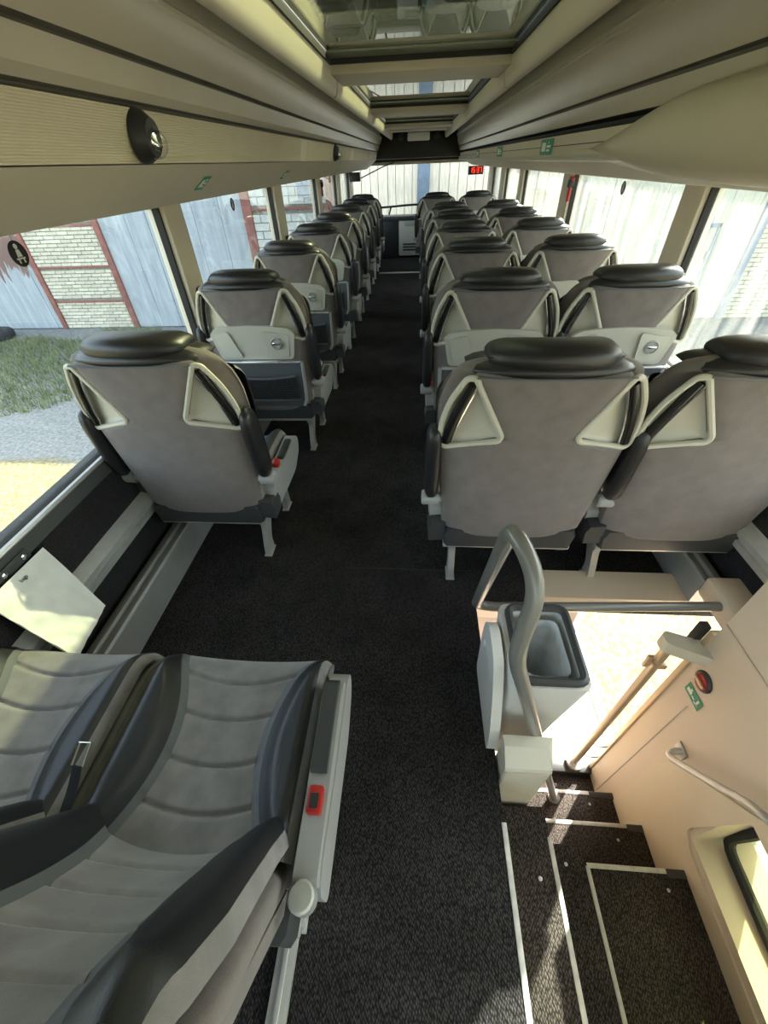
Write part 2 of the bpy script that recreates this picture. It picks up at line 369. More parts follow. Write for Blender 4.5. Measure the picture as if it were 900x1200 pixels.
# ceiling / roof with hatch openings
HX = 0.40
HATCH = [(-1.3, 0.40), (0.80, 2.58), (3.00, 4.57), (5.10, 6.50)]
cb = MB(); cb.box(-1.26, -HX, YR, YF, 1.76, 1.86); cb.box(HX, 1.33, YR, YF, 1.76, 1.86)
ys = [YR] + [q for h in HATCH for q in h] + [YF]
for k in range(0, len(ys), 2): cb.box(-HX, HX, ys[k], ys[k+1], 1.76, 1.86)
ceil = struct(cb.build('ceiling', M['roofcream'], smooth=0))
for sx in (-1, 1):
    # rounded cove beside the hatches, made of segments between beams
    for y0, y1 in ((YR, 0.6), (0.6, 2.79), (2.79, 4.83), (4.83, 6.7), (6.7, 8.4)):
        prof = [(0.50, 1.77), (0.485, 1.71), (0.465, 1.672), (0.44, 1.648), (0.42, 1.640), (0.405, 1.647), (0.397, 1.67), (0.393, 1.72), (0.393, 1.77)]
        b = MB(); m = len(prof); e = 0.012
        b.add([(sx*a, y0+e, z) for a, z in prof]+[(sx*a, y1-e, z) for a, z in prof], [(i, i+1, m+i+1, m+i) for i in range(m-1)])
        b.add([(sx*a, y1-e, z) for a, z in prof], [tuple(range(m))]); b.add([(sx*a, y0+e, z) for a, z in prof], [tuple(range(m))])
        b.build('ceiling_cove', M['roofcream'], ceil, 60)
for y0, y1 in ((0.40, 0.80), (2.58, 3.00), (4.57, 5.10), (6.50, 6.95), (7.3, 7.7)):
    b = MB(); b.box(-0.40, 0.40, y0+0.03, y1-0.02, 1.695, 1.77, 0.012); b.build('roof_beam', M['panel'], ceil)
for y0, y1 in HATCH:
    o = empty('roof_hatch', (0, (y0+y1)/2, 1.745)); yc = (y0+y1)/2; L2 = (y1-y0)/2
    b = MB()
    for q in ((-HX, -HX+0.016, -L2, L2), (HX-0.016, HX, -L2, L2), (-HX, HX, -L2, -L2+0.016), (-HX, HX, L2-0.016, L2)): b.box(q[0], q[1], q[2], q[3], -0.022, 0.03)
    b.build('seal', M['rubber'], o, 0)
    b = MB(); b.box(-HX+0.02, HX-0.02, -L2+0.02, L2-0.02, 0.0, 0.006); b.build('glass_panel', M['glass_hatch'], o, 0)
    b = MB(); b.box(-HX+0.016, HX-0.016, L2-0.14, L2-0.016, -0.005, -0.001); b.build('dotted_border', M['hatchborder'], o, 0)
    nm = {-1.3: 'tinted glass roof hatch above the two reclined seats', 0.80: 'largest green tinted glass roof hatch, above row without tray tables', 3.00: 'green tinted glass roof hatch ahead of the first cream crossbeam', 5.10: 'small tinted glass roof hatch nearest the windscreen'}[y0]
    tag(o, nm, 'roof hatch')

# ------------------------------------------------------------------ luggage racks
def rack_strip(parent, name, prof, y0, y1, m, sm=35, cap=True):
    b = MB(); k = len(prof)
    b.add([(a, y0, z) for a, z in prof]+[(a, y1, z) for a, z in prof], [(i, i+1, k+i+1, k+i) for i in range(k-1)])
    return b.build(name, m, parent, sm)
RY1 = 8.35
rl = empty('luggage_rack', (-0.9, 0, 1.28)); tag(rl, 'cream luggage rack with ribbed side panels above the left windows beside the single seats', 'luggage rack')
def rloc(o, r): o.location = -r.location; return o
Lp = {'underside_panel': ([(-1.20, 1.30), (-0.84, 1.312), (-0.812, 1.314), (-0.800, 1.321), (-0.670, 1.409), (-0.665, 1.413)], 'panel'),
      'ribbed_back': ([(-0.662, 1.415), (-0.640, 1.508)], 'panel'),
      'groove': ([(-0.640, 1.508), (-0.660, 1.510), (-0.660, 1.518), (-0.638, 1.520)], 'grooves'),
      'middle_panel': ([(-0.638, 1.520), (-0.620, 1.535), (-0.603, 1.575)], 'bandpanel'),
      'upper_groove': ([(-0.603, 1.575), (-0.622, 1.577), (-0.622, 1.585), (-0.60, 1.587)], 'grooves'),
      'upper_panel': ([(-0.60, 1.587), (-0.575, 1.62), (-0.562, 1.664)], 'bandpanel'),
      'top_rail': ([(-0.562, 1.664), (-0.556, 1.668), (-0.556, 1.676), (-0.566, 1.682), (-0.60, 1.69), (-0.60, 1.77)], 'cream')}
for k, (p, m) in Lp.items(): rloc(rack_strip(rl, k, p, YR, RY1, M[m], 25), rl)
b = MB(); pts = [(-1.20, 1.30), (-0.81, 1.314), (-0.665, 1.413), (-0.64, 1.51), (-0.60, 1.58), (-0.562, 1.664), (-0.60, 1.765), (-1.2, 1.765)]
b.add([(a, RY1, z) for a, z in pts], [tuple(range(len(pts)))]); rloc(b.build('end_cap', M['panel'], rl, 0), rl)
# ribs: each ribbed panel a part of its own with real ridges
for y0, y1 in ((YR, 0.6), (0.61, 2.95), (3.12, 5.2), (5.37, 7.3), (7.47, RY1-0.03)):
    b = MB(); prof = []; K = 22
    for i in range(K+1):
        t = i/K; a = -0.662+t*0.022; z = 1.415+t*0.093
        prof += [(a+0.002, z), (a+0.0029, z+0.0014), (a+0.0029, z+0.0028), (a+0.002, z+0.0042)] if i < K else [(a+0.002, z)]
    kk = len(prof); b.add([(a, y0, z) for a, z in prof]+[(a, y1, z) for a, z in prof], [(i, i+1, kk+i+1, kk+i) for i in range(kk-1)])
    rloc(b.build('ribbed_panel', M['panel'], rl, 0), rl)
rr = empty('luggage_rack', (0.9, 0, 1.28)); tag(rr, 'cream luggage rack with green stickers above the right windows over the seat pairs', 'luggage rack')
Rp = {'underside_panel': ([(1.27, 1.29), (0.90, 1.308), (0.872, 1.310), (0.860, 1.316), (0.745, 1.374), (0.74, 1.378)], 'panel'),
      'lower_lip': ([(0.74, 1.378), (0.70, 1.370), (0.66, 1.378), (0.645, 1.388), (0.650, 1.396)], 'cream'),
      'service_panel': ([(0.650, 1.396), (0.652, 1.425)], 'panel'),
      'service_panel_upper': ([(0.652, 1.428), (0.650, 1.462)], 'panel'),
      'dark_slot': ([(0.651, 1.462), (0.70, 1.468), (0.70, 1.482), (0.64, 1.487)], 'blackmatt'),
      'service_seam': ([(0.652, 1.4252), (0.656, 1.4255), (0.656, 1.4277), (0.652, 1.428)], 'blackmatt'),
      'middle_panel': ([(0.64, 1.487), (0.632, 1.50), (0.622, 1.532)], 'bandpanel'),
      'groove': ([(0.622, 1.532), (0.640, 1.534), (0.640, 1.543), (0.62, 1.545)], 'grooves'),
      'upper_panel': ([(0.62, 1.545), (0.60, 1.585), (0.587, 1.655)], 'bandpanel'),
      'top_rail': ([(0.587, 1.655), (0.578, 1.658), (0.578, 1.664), (0.588, 1.668), (0.580, 1.672), (0.576, 1.676), (0.580, 1.684), (0.61, 1.69), (0.61, 1.77)], 'cream')}
for k, (p, m) in Rp.items(): rloc(rack_strip(rr, k, p, YR, RY1+0.3, M[m], 25), rr)
b = MB(); pts = [(1.27, 1.29), (0.87, 1.31), (0.74, 1.375), (0.65, 1.39), (0.65, 1.48), (0.62, 1.54), (0.587, 1.66), (0.61, 1.765), (1.27, 1.765)]
b.add([(a, RY1+0.3, z) for a, z in pts], [tuple(range(len(pts)))]); rloc(b.build('end_cap', M['panel'], rr, 0), rr)
# big moulded cover bulging from the right rack
def cover_sec(y):
    t = min(1, max(0, (2.25-y)/1.05)); t = t*t*(3-2*t)
    prot = 0.650-0.085*t; zb = 1.392-0.038*t; zt = 1.43+0.075*t
    return [(1.17, y, 1.305-0.01*t), (1.0, y, 1.312-0.01*t), (0.85, y, 1.330-0.012*t), (prot+0.05, y, zb-0.008*t), (prot+0.014, y, zb+0.012), (prot, y, (zb+zt)/2), (prot+0.012, y, zt-0.02), (prot+0.05, y, zt), (0.70, y, zt+0.004), (1.17, y, zt+0.004)]
b = MB(); b.loft([cover_sec(y) for y in (YR+0.05, 0.5, 1.0, 1.2, 1.3, 1.4, 1.5, 1.6, 1.7, 1.8, 1.9, 2.0, 2.1, 2.2, 2.25, 2.28)])
o = b.build('moulded_cover', M['roofcream'], rr, 60); o.location = -rr.location; o['label'] = 'large smooth bulging cream cover'
# ------------------------------------------------------------------ stairwell
def step(name, x0, x1, y0, y1, z, zb, nose=None):
    b = MB(); b.box(x0, x1, y0, y1, zb, z, 0.006); o = b.build(name, M['carpet_stair'], stairs)
    return o
stairs = struct(empty('trim_1', (0, 0, 0)))
step('stair_step', X0+0.003, X1, HB, 0.38, Z1, Z2-0.02)
step('stair_step', X1, X2, HB, 0.325, Z2, Z3-0.02)
step('stair_landing', X2, SX, HB, 0.306, Z3, Z4-0.02)
step('stair_step', XQ, SX, 0.30, 0.484, Z4, Z5-0.02)
step('stair_step', XQ, SX, 0.48, 0.66, Z5, Z6-0.02)
step('stair_step', XQ, SX, 0.655, 0.83, Z6, Z6-0.12)
def nose_y(x, z, y0, y1):
    b = MB(); b.box(x-0.008, x+0.006, y0, y1, z-0.02, z+0.003, 0.002); b.build('nosing_strip', M['nosing'], stairs)
def nose_x(y, z, x0, x1):
    b = MB(); b.box(x0, x1, y-0.010, y+0.006, z-0.02, z+0.003, 0.002); b.build('nosing_strip', M['nosing'], stairs)
nose_y(X0, 0, HB, 0.285); nose_y(X1, Z1, HB, 0.30); nose_y(X2, Z2, HB, 0.27)
nose_x(0.306, Z3, X2, 0.985); nose_x(0.484, Z4, XQ, 0.985); nose_x(0.66, Z5, XQ, 0.94)
for x, z in ((0.985, Z3), (0.985, Z4), (0.94, Z5)):
    y = {Z3: 0.306, Z4: 0.484, Z5: 0.66}[z]; b = MB(); b.box(x, SX, y-0.02, y+0.006, z-0.02, z+0.003, 0.003); b.build('nosing_end', M['darkplastic'], stairs)
for x, y, z in ((0.55, 0.27, Z2), (0.40, 0.20, Z1), (0.97, 0.25, Z3), (0.93, 0.43, Z4), (0.93, 0.61, Z5)):
    b = MB(); b.lathe([(0.006, 0), (0.006, 0.002), (0.003, 0.003)], (x, y, z), 'Z', 10); b.build('floor_rivet', M['alu'], stairs)
# walls of the well
b = MB(); b.box(X0-0.03, X0, HB, 2.0, GZ+0.3, -0.06); b.box(X0, WR, HB-0.04, HB, GZ+0.3, -0.06); b.box(X0, WR, 1.95, 2.0, GZ+0.3, -0.06); b.box(X0, WR, 0.83, 2.0, -1.5, -1.46)
b.build('well_lining', M['peach'], stairs, 0)
# right cladding of the well: thick panel with a window cut into it
wy0, wy1, wz0, wz1 = -0.26, 0.385, -0.53, -0.17
b = MB()
for q in ((HB, wy0, -1.5, 0.50), (wy1, 0.83, -1.5, 0.50), (wy0, wy1, wz1, 0.50), (wy0, wy1, -1.5, wz0)): b.box(SX, WR, *q)
cl = b.build('well_side_panel', M['peach'], stairs, 0)
b = MB(); b.box(SX+0.05, WR, 0.83, HY, 0.10, 0.19, 0.01); b.build('well_corner_panel', M['peach'], stairs)
# raised moulded dado along the stairs
poly = rounded([(0.63, -1.34), (0.645, -0.56), (0.60, -0.42), (0.504, -0.30), (0.05, 0.28), (-0.95, 0.28), (-0.95, wz1+0.03), (wy1-0.03, wz1+0.03), (wy1+0.03, wz0), (wy1-0.03, wz0-0.04), (-0.95, wz0-0.04), (-0.95, -1.34)], 0.05)
b = MB(); b.prism(poly, lambda a, z, t: (SX-t, a, z), -0.004, 0.007); b.build('dado_panel', M['dado'], stairs)
b = MB(); b.box(SX-0.002, SX+0.001, 0.725, 0.728, -1.3, -0.2); b.build('panel_seam', M['greyplastic'], stairs, 0)
b = MB(); b.box(SX-0.005, SX+0.002, -0.2, 0.83, 0.185, 0.197, 0.003); b.build('panel_ridge', M['peach'], stairs)
# stair window with rubber frame
fr = rounded([(wy0, wz0), (wy1, wz0+0.02), (wy1-0.03, wz1), (wy0, wz1)], 0.06)
b = MB(); b.tube([(1.165, a, z) for a, z in fr], 0.018, 8, closed=True); struct(b.build('trim_2', M['rubber']))
b = MB(); b.box(1.275, 1.28, wy0-0.02, wy1+0.02, wz0-0.02, wz1+0.02); struct(b.build('window_%d' % n, M['glass_stair'], smooth=0)); n += 1
# peach plate between well and row-1 seats
b = MB(); b.prism(rounded([(0.53, HY), (1.20, HY), (1.14, 1.17), (1.105, 1.185), (0.53, 1.185)], 0.025), lambda a, y, t: (a, y, t), 0.001, 0.035); b.build('edge_plate', M['peach'], stairs)
# threshold piece by the door
b = MB(); b.box(X2+0.1, SX, 0.80, 0.87, Z6-0.06, Z6+0.05, 0.015); b.build('door_threshold', M['darkplastic'], stairs)
b = MB(); b.box(SX-0.012, SX+0.03, 0.825, 0.85, -1.45, 0.13, 0.006); b.build('door_edge_profile', M['gold'], stairs)
b = MB(); b.box(SX-0.03, SX, 0.855, 0.885, 0.02, 0.13, 0.004); b.build('door_seal', M['rubber'], stairs)


# ================================================================== SEATS
SL = 0.12                                    # lean of the back
yr = lambda z: -SL*z
ZF = [0.27, 0.30, 0.36, 0.50, 0.65, 0.75, 0.85, 0.92, 0.965, 0.985, 0.995]
WF = [0.20, 0.23, 0.248, 0.258, 0.275, 0.288, 0.287, 0.268, 0.232, 0.19, 0.15]
wF = lambda z: float(np.interp(z, ZF, WF))
ZC = [0.29, 0.33, 0.50, 0.65, 0.700, 0.712, 0.765, 0.935, 0.955, 0.970]
WC = [0.225, 0.245, 0.256, 0.266, 0.268, 0.262, 0.108, 0.192, 0.196, 0.185]
wC = lambda z: float(np.interp(z, ZC, WC))
cup = lambda x: 0.036*max(0.0, abs(x)/0.28)**3
def seat_meshes(recline, ws=1.0):
    """shared meshes; back parts are turned about the hinge by recline"""
    R = {}
    hinge = Vector((0, 0.03, 0.36)); Rm = Matrix.Rotation(recline, 3, 'X') if recline else None
    bk = (lambda p: Rm @ (p-hinge)+hinge) if recline else (lambda p: p)
    bk2 = (lambda p: bk(p))
    def fin(mb, name, m, sm=40, back=True):
        if back and recline: mb.xf(lambda p: Rm @ (Vector((p.x*ws, p.y, p.z))-hinge)+hinge)
        R[name] = mb.mesh(name, M[m], sm)
    # body
    secs = []
    zs = list(np.linspace(0.27, 0.94, 20))+[0.955, 0.968, 0.979, 0.988, 0.995]
    for z in zs:
        w_ = wF(z); e = 1 - 0.75*max(0, (z-0.94)/0.055)**2 if z > 0.94 else 1 - 0.5*max(0, (0.31-z)/0.04)**2
        q = []
        for k in range(48):
            a = 2*PI*k/48; cx, cy = math.cos(a), math.sin(a)
            x = w_*math.copysign(abs(cx)**0.6, cx); y = yr(z)+0.060+0.050*e*math.copysign(abs(cy)**0.7, cy)+cup(x)
            if cy < 0 and abs(x) > 0.10: y += 0.024*min(1, max(0, (z-0.70)/0.04))*min(1, max(0, (0.955-z)/0.03))
            q.append((x, y, z))
        secs.append(q)
    fin(MB().loft(secs), 'backrest', 'fabric', 50)
    # rear cover with the two handle notches
    zs = sorted(set(list(np.linspace(0.29, 0.970, 44))+ZC)); us = np.linspace(-1, 1, 25)
    def rear(u, z):
        w_ = wC(z); x = u*w_; e = abs(u)**10*0.02 + max(0, (z-0.945)/0.025)**3*0.02 + max(0, (0.32-z)/0.03)**2*0.015
        return (x, yr(z)-0.016*(1-(x/0.29)**2)+e+0.6*cup(x), z)
    b = MB(); b.grid(rear, us, zs); n0 = len(b.v); b.grid(lambda u, z: (rear(u, z)[0], yr(z)+0.05+0.6*cup(u*wC(z)), z), us, zs)
    nu, nv = 25, len(zs)
    for j in range(nv-1):
        for i in (0, nu-1): b.f.append((j*nu+i, (j+1)*nu+i, n0+(j+1)*nu+i, n0+j*nu+i))
    for i in range(nu-1):
        for j in (0, nv-1): b.f.append((j*nu+i, j*nu+i+1, n0+j*nu+i+1, n0+j*nu+i))
    fin(b, 'back_cover', 'fabric', 50)
    # piping along the top and notch edge of the cover
    def onrear(x, z, off=0.0): return (x, yr(z)-0.016*(1-(x/0.29)**2)+0.6*cup(x)-off, z)
    b = MB(); b.tube([onrear(x, 0.958, -0.001) for x in np.linspace(-0.195, 0.195, 14)], 0.0032, 6); fin(b, 'piping', 'band')
    # handles
    for sgn, nm in ((1, 'R'), (-1, 'L')):
        out = rounded([(0.196, 0.955), (0.106, 0.775), (0.110, 0.757), (0.262, 0.712), (0.276, 0.726), (0.274, 0.80), (0.254, 0.88), (0.218, 0.950)], 0.03, 4)
        yo = lambda x, z: yr(z)+0.002-0.012*max(0, 1-(x/0.22)**2)+1.0*cup(x)
        pth = [(sgn*x, yo(x, z)-0.002, z) for x, z in out]
        b = MB(); b.tube(pth, 0.0088, 8, closed=True); fin(b, 'handle'+nm, 'cream')
        # dish: inner hollow
        cx, cz = 0.175, 0.79; b = MB(); m = len(out)
        inner = [(x, z) for x, z in out]
        V = []; 
        rings = [(1.0, 0.001), (0.88, 0.014), (0.6, 0.022), (0.0, 0.023)]
        for s_, d_ in rings[:-1]: V += [(sgn*(cx+(x-cx)*s_), yo(cx+(x-cx)*s_, cz+(z-cz)*s_)+d_, cz+(z-cz)*s_) for x, z in inner]
        V.append((sgn*cx, yo(cx, cz)+0.023, cz)); Fs = []
        for r_ in range(2): Fs += [(r_*m+i, r_*m+(i+1) % m, (r_+1)*m+(i+1) % m, (r_+1)*m+i) for i in range(m)]
        Fs += [(2*m+i, 2*m+(i+1) % m, 3*m) for i in range(m)]
        b.add(V, Fs); fin(b, 'dish'+nm, 'cream', 60)
        g = smoothpath([(sgn*0.202, yo(0.202, 0.93)+0.002, 0.935), (sgn*0.228, yo(0.228, 0.86)-0.002, 0.86), (sgn*0.247, yo(0.247, 0.79)-0.001, 0.79), (sgn*0.258, yo(0.258, 0.73)+0.002, 0.728)], 5)
        b = MB(); b.tube(g, 0.0145, 10, flat=0.8); fin(b, 'grip'+nm, 'black')
        b = MB(); b.tube([(p.x-sgn*0.0145, p.y-0.004, p.z-0.004) for p in g], 0.0035, 6); fin(b, 'grip_trim'+nm, 'chrome')
    # headrest roll and band below it
    secs = []
    for u in np.sin(np.linspace(-PI/2, PI/2, 31)):
        e = (1-abs(u)**7)**0.5 if abs(u) < 1 else 0.02; e = max(e, 0.05); x = 0.168*u
        q = []
        for k in range(20):
            a = 2*PI*k/20; yy = 0.066*math.copysign(abs(math.cos(a))**0.8, math.cos(a)); zz = 0.037*math.copysign(abs(math.sin(a))**0.7, math.sin(a))
            q.append((x, 0.055+yy*(0.45+0.55*e)-0.125+0.05*u*u, 1.004+zz*e*0.92-0.012*u*u))
        secs.append(q)
    fin(MB().loft(secs), 'headrest', 'leather', 60)
    b = MB(); b.tube([(0.166*u, -0.130+0.05*u*u+0.012*abs(u)**6, 1.009-0.012*u*u) for u in np.linspace(-1, 1, 17)], 0.0025, 5); fin(b, 'headrest_seam', 'blackmatt')
    secs = []
    for u in np.linspace(-1, 1, 21):
        e = max((1-abs(u)**5)**0.5 if abs(u) < 1 else 0, 0.08); x = 0.216*u
        secs.append([(x, -0.060+0.076*math.cos(2*PI*k/16)*(0.6+0.4*e)+0.05*u*u, 0.974+0.030*e*math.sin(2*PI*k/16)-0.014*u*u) for k in range(16)])
    fin(MB().loft(secs), 'top_band', 'leather', 60)
    # front of the back: insert, bands, bolsters
    z0, z1 = 0.40, 0.90
    xb = lambda z: 0.135+0.055*(2*(z-0.62)/0.5)**2 if z < 0.66 else 0.1361+0.05*((z-0.66)/0.24)**2
    def front(x, z):
        w_ = wF(z); bol = 0.034*min(1, max(0, (abs(x)-xb(z)+0.02)/0.06))**1.5; edge = max(0, (abs(x)/w_-0.82)/0.18)
        sm = -0.030*min(1, abs(x)/0.2)**2
        for zk in (0.50, 0.60, 0.70, 0.80, 0.88): sm += 0.010*math.exp(-((z-zk+0.035*(1-(x/0.16)**2))/0.0055)**2) if abs(x) < xb(z) else 0
        return (x, yr(z)+0.122+0.10*cup(x)*10*0.6+bol-0.055*edge**2-sm-0.03*max(0, (z-0.86)/0.04)**2, z)
    zs = np.linspace(z0, z1, 110)
    b = MB(); b.grid(lambda u, z: front(u*(xb(z)-0.022), z), np.linspace(-1, 1, 25), zs); fin(b, 'back_insert', 'fabric_seat', 80)
    for sgn, nm in ((1, 'R'), (-1, 'L')):
        zz = np.linspace(z0, z1, 40)
        b = MB(); b.grid(lambda u, z: front(sgn*(xb(z)-0.022+0.022*u), z), np.linspace(0, 1, 4), zz); fin(b, 'back_band'+nm, 'band', 80)
        b = MB(); b.grid(lambda u, z: front(sgn*(xb(z)+(wF(z)*0.945-xb(z))*u), z), np.linspace(0, 1, 12), zz); fin(b, 'back_bolster'+nm, 'bolster', 80)
        b = MB(); b.grid(lambda u, z: front(sgn*wF(z)*(0.945+0.055*u), z), np.linspace(0, 1, 5), zz); fin(b, 'back_edge'+nm, 'fabric_seat', 80)
    # seat cushion
    y0, y1, HWc = 0.06, 0.50, 0.228
    xc = lambda y: 0.118+0.085*abs((y-0.26)/0.24)**2.0
    def cush(x, y):
        bol = 0.030*min(1, max(0, (abs(x)-xc(y)+0.02)/0.055))**1.5; edge = max(0, (abs(x)/HWc-0.84)/0.16); fr = max(0, (y-0.40)/0.10)
        sm = 0
        for yk in (0.435, 0.345, 0.245, 0.155): sm += 0.009*math.exp(-((y-yk+0.028*(1-(x/0.15)**2))/0.005)**2) if abs(x) < xc(y) else 0
        return (x, y, 0.405-0.022*(1-(x/0.2)**2)+bol-0.05*edge**2.5-0.055*fr**2.5-sm)
    ysn = np.linspace(y0, y1, 110)
    b = MB(); b.grid(lambda u, y: cush(u*(xc(y)-0.018), y), np.linspace(-1, 1, 25), ysn); fin(b, 'cushion_insert', 'fabric_seat', 80, False)
    for sgn, nm in ((1, 'R'), (-1, 'L')):
        yy = np.linspace(y0, y1, 40)
        b = MB(); b.grid(lambda u, y: cush(sgn*(xc(y)-0.018+0.018*u), y), np.linspace(0, 1, 4), yy); fin(b, 'cushion_band'+nm, 'band', 80, False)
        b = MB(); b.grid(lambda u, y: cush(sgn*(xc(y)+(0.214-xc(y))*u), y), np.linspace(0, 1, 12), yy); fin(b, 'cushion_bolster'+nm, 'bolster', 80, False)
        b = MB(); b.grid(lambda u, y: cush(sgn*(0.214+(HWc-0.214)*u), y), np.linspace(0, 1, 4), yy); fin(b, 'cushion_edge'+nm, 'fabric_seat', 80, False)
    secs = []
    for y in (0.03, 0.06, 0.2, 0.4, 0.45, 0.48, 0.50):
        k_ = max(0, (y-0.40)/0.10); zt = 0.362-0.035*k_**2.5; q = []
        for a, z in ((-HWc, 0.30), (-HWc-0.004, 0.33), (-HWc+0.002, zt), (HWc-0.002, zt), (HWc+0.004, 0.33), (HWc, 0.30)): q.append((a, y, z))
        secs.append(q)
    fin(MB().loft(secs), 'seat_cushion', 'fabric_seat', 60, False)
    # base shroud, frame, tracks
    b = MB(); b.loft([[(-q, y, 0.245), (-q-0.008, y, 0.30), (-q+0.005, y, 0.335), (q-0.005, y, 0.335), (q+0.008, y, 0.30), (q, y, 0.245)] for y, q in ((-0.045, 0.222), (-0.03, 0.232), (0.1, 0.236), (0.42, 0.225), (0.45, 0.21))])
    fin(b, 'base_shroud', 'darkplastic', 40, False)
    b = MB(); b.box(-0.235, 0.235, -0.03, 0.0, 0.222, 0.244, 0.004); fin(b, 'frame_rear', 'alu', 30, False)
    b = MB(); b.box(-0.235, 0.235, 0.36, 0.39, 0.222, 0.244, 0.004); fin(b, 'frame_front', 'alu', 30, False)
    # tray table, knob, pocket
    tp = [(-0.222, 0.755), (-0.19, 0.783), (-0.10, 0.797), (0, 0.802), (0.10, 0.797), (0.19, 0.783), (0.222, 0.755), (0.198, 0.632), (0.185, 0.622), (-0.185, 0.622), (-0.198, 0.632)]
    ytab = lambda a, z: yr(z)-0.016*(1-(a/0.29)**2)+0.6*cup(a)
    b = MB(); b.prism(rounded(tp, 0.012, 3), lambda a, z, t: (a, ytab(a, z)-t, z), -0.01, 0.014); fin(b, 'tray_table', 'tray', 30)
    b = MB(); b.prism(rounded([(-0.20, 0.752), (-0.12, 0.772), (-0.07, 0.636), (-0.178, 0.636)], 0.015, 3), lambda a, z, t: (a, ytab(a, z)-t, z), 0.010, 0.0162); fin(b, 'tray_insetL', 'tray', 30)
    b = MB(); b.prism(rounded([(0.06, 0.775), (0.196, 0.752), (0.176, 0.636), (0.075, 0.636)], 0.015, 3), lambda a, z, t: (a, ytab(a, z)-t, z), 0.010, 0.0162); fin(b, 'tray_insetR', 'tray', 30)
    b = MB(); b.lathe([(0.030, -0.012), (0.030, -0.022), (0.026, -0.025), (0.0241, -0.018), (0.020, -0.018)], (0.125, ytab(0.125, 0.71), 0.71), 'Y', 20); fin(b, 'latch_knob', 'greyplastic')
    b = MB(); b.box(0.105, 0.145, ytab(0.125, 0.71)-0.027, ytab(0.125, 0.71)-0.018, 0.704, 0.716, 0.002); fin(b, 'latch_bar', 'chrome')
    b = MB(); b.box(-0.09, 0.11, yr(0.612)-0.038, yr(0.612)-0.01, 0.605, 0.617, 0.004); fin(b, 'tray_hinge', 'alu')
    b = MB(); b.box(-0.225, 0.225, yr(0.61)-0.022, yr(0.61)+0.0, 0.600, 0.61, 0.003); fin(b, 'hinge_rail', 'alu')
    b = MB(); b.prism(rounded([(-0.225, 0.60), (0.225, 0.60), (0.215, 0.335), (-0.215, 0.335)], 0.02), lambda a, z, t: (a, yr(z)-t-0.016*(1-(a/0.29)**2), z), -0.01, 0.010); fin(b, 'pocket_panel', 'pocket', 30)
    for sgn, nm in ((1, 'R'), (-1, 'L')):
        b = MB(); b.tube([(sgn*0.232, yr(0.605)-0.008, 0.606), (sgn*0.228, yr(0.5)-0.010, 0.50), (sgn*0.218, yr(0.38)-0.012, 0.38), (sgn*0.20, yr(0.335)-0.012, 0.338)], 0.010, 8); fin(b, 'pocket_side'+nm, 'greyplastic')
    b = MB()
    yn = lambda a, z: yr(z)-0.030-0.014*(1-(a/0.2)**2)
    for i in range(29):
        a = -0.185+0.37*i/28; b.tube([(a, yn(a, z), z) for z in np.linspace(0.388, 0.528-0.012*(1-(a/0.19)**2), 5)], 0.0035, 4)
    for j in range(9):
        z = 0.392+0.0148*j; b.tube([(a, yn(a, z), z) for a in np.linspace(-0.187, 0.187, 9)], 0.003, 4)
    fin(b, 'net_pocket', 'net', 0)
    b = MB(); b.tube([(a, yn(a, 0.52), 0.530-0.013*(1-(a/0.19)**2)) for a in np.linspace(-0.19, 0.19, 13)], 0.007, 6); b.tube([(a, yn(a, 0.385), 0.385) for a in np.linspace(-0.19, 0.19, 13)], 0.007, 6); fin(b, 'net_hem', 'pocket')
    # leg (built at x = 0)
    def leg(y_top, y_bot, nm):
        b = MB(); pl = [(y_top-0.07, 0.235), (y_top+0.11, 0.235), (y_top+0.07, 0.18), (y_bot+0.03, 0.07), (y_bot+0.035, 0.0), (y_bot-0.035, 0.0), (y_bot-0.022, 0.06), (y_top-0.015, 0.16)]
        b.prism(rounded(pl, 0.025, 3), lambda a, z, t: (t, a, z), -0.013, 0.013)
        b.box(-0.018, 0.018, y_bot-0.038, y_bot+0.038, 0.0, 0.008, 0.002); fin(b, nm, 'alu', 30, False)
    leg(0.05, 0.02, 'leg_rear'); leg(0.30, 0.35, 'leg_front')
    # aisle console + buckle (side +1)
    pl = rounded([(0.02, 0.27), (0.34, 0.26), (0.44, 0.31), (0.46, 0.37), (0.42, 0.405), (0.20, 0.395), (0.06, 0.41), (0.02, 0.38)], 0.03)
    for sgn, nm in ((1, 'R'), (-1, 'L')):
        b = MB(); b.prism(pl, lambda a, z, t: (sgn*t, a, z), 0.240, 0.288); fin(b, 'console'+nm, 'greyplastic', 30, False)
        b = MB(); b.box(sgn*0.264-0.014, sgn*0.264+0.014, 0.15, 0.19, 0.385, 0.425, 0.006, rot=(0.15, 0, 0)); fin(b, 'buckle'+nm, 'red', 30, False)
        b = MB(); b.box(sgn*0.266-0.016, sgn*0.266+0.016, 0.22, 0.38, 0.385, 0.412, 0.008); fin(b, 'console_pad'+nm, 'blackmatt', 30, False)
        b = MB(); b.loft([[(sgn*x, y, z) for x, z in ((0.232, 0.27), (0.292, 0.265), (0.296, 0.32), (0.285, 0.35), (0.232, 0.355))] for y in (-0.035, -0.02, 0.03, 0.05)]); fin(b, 'console_cap'+nm, 'darkplastic', 30, False)
        b = MB(); b.box(sgn*0.272-0.034, sgn*0.272+0.034, 0.0, 0.13, 0.25, 0.44, 0.015); fin(b, 'wall_mount'+nm, 'darkplastic', 30, False)
        # folded-up armrest
        secs = []
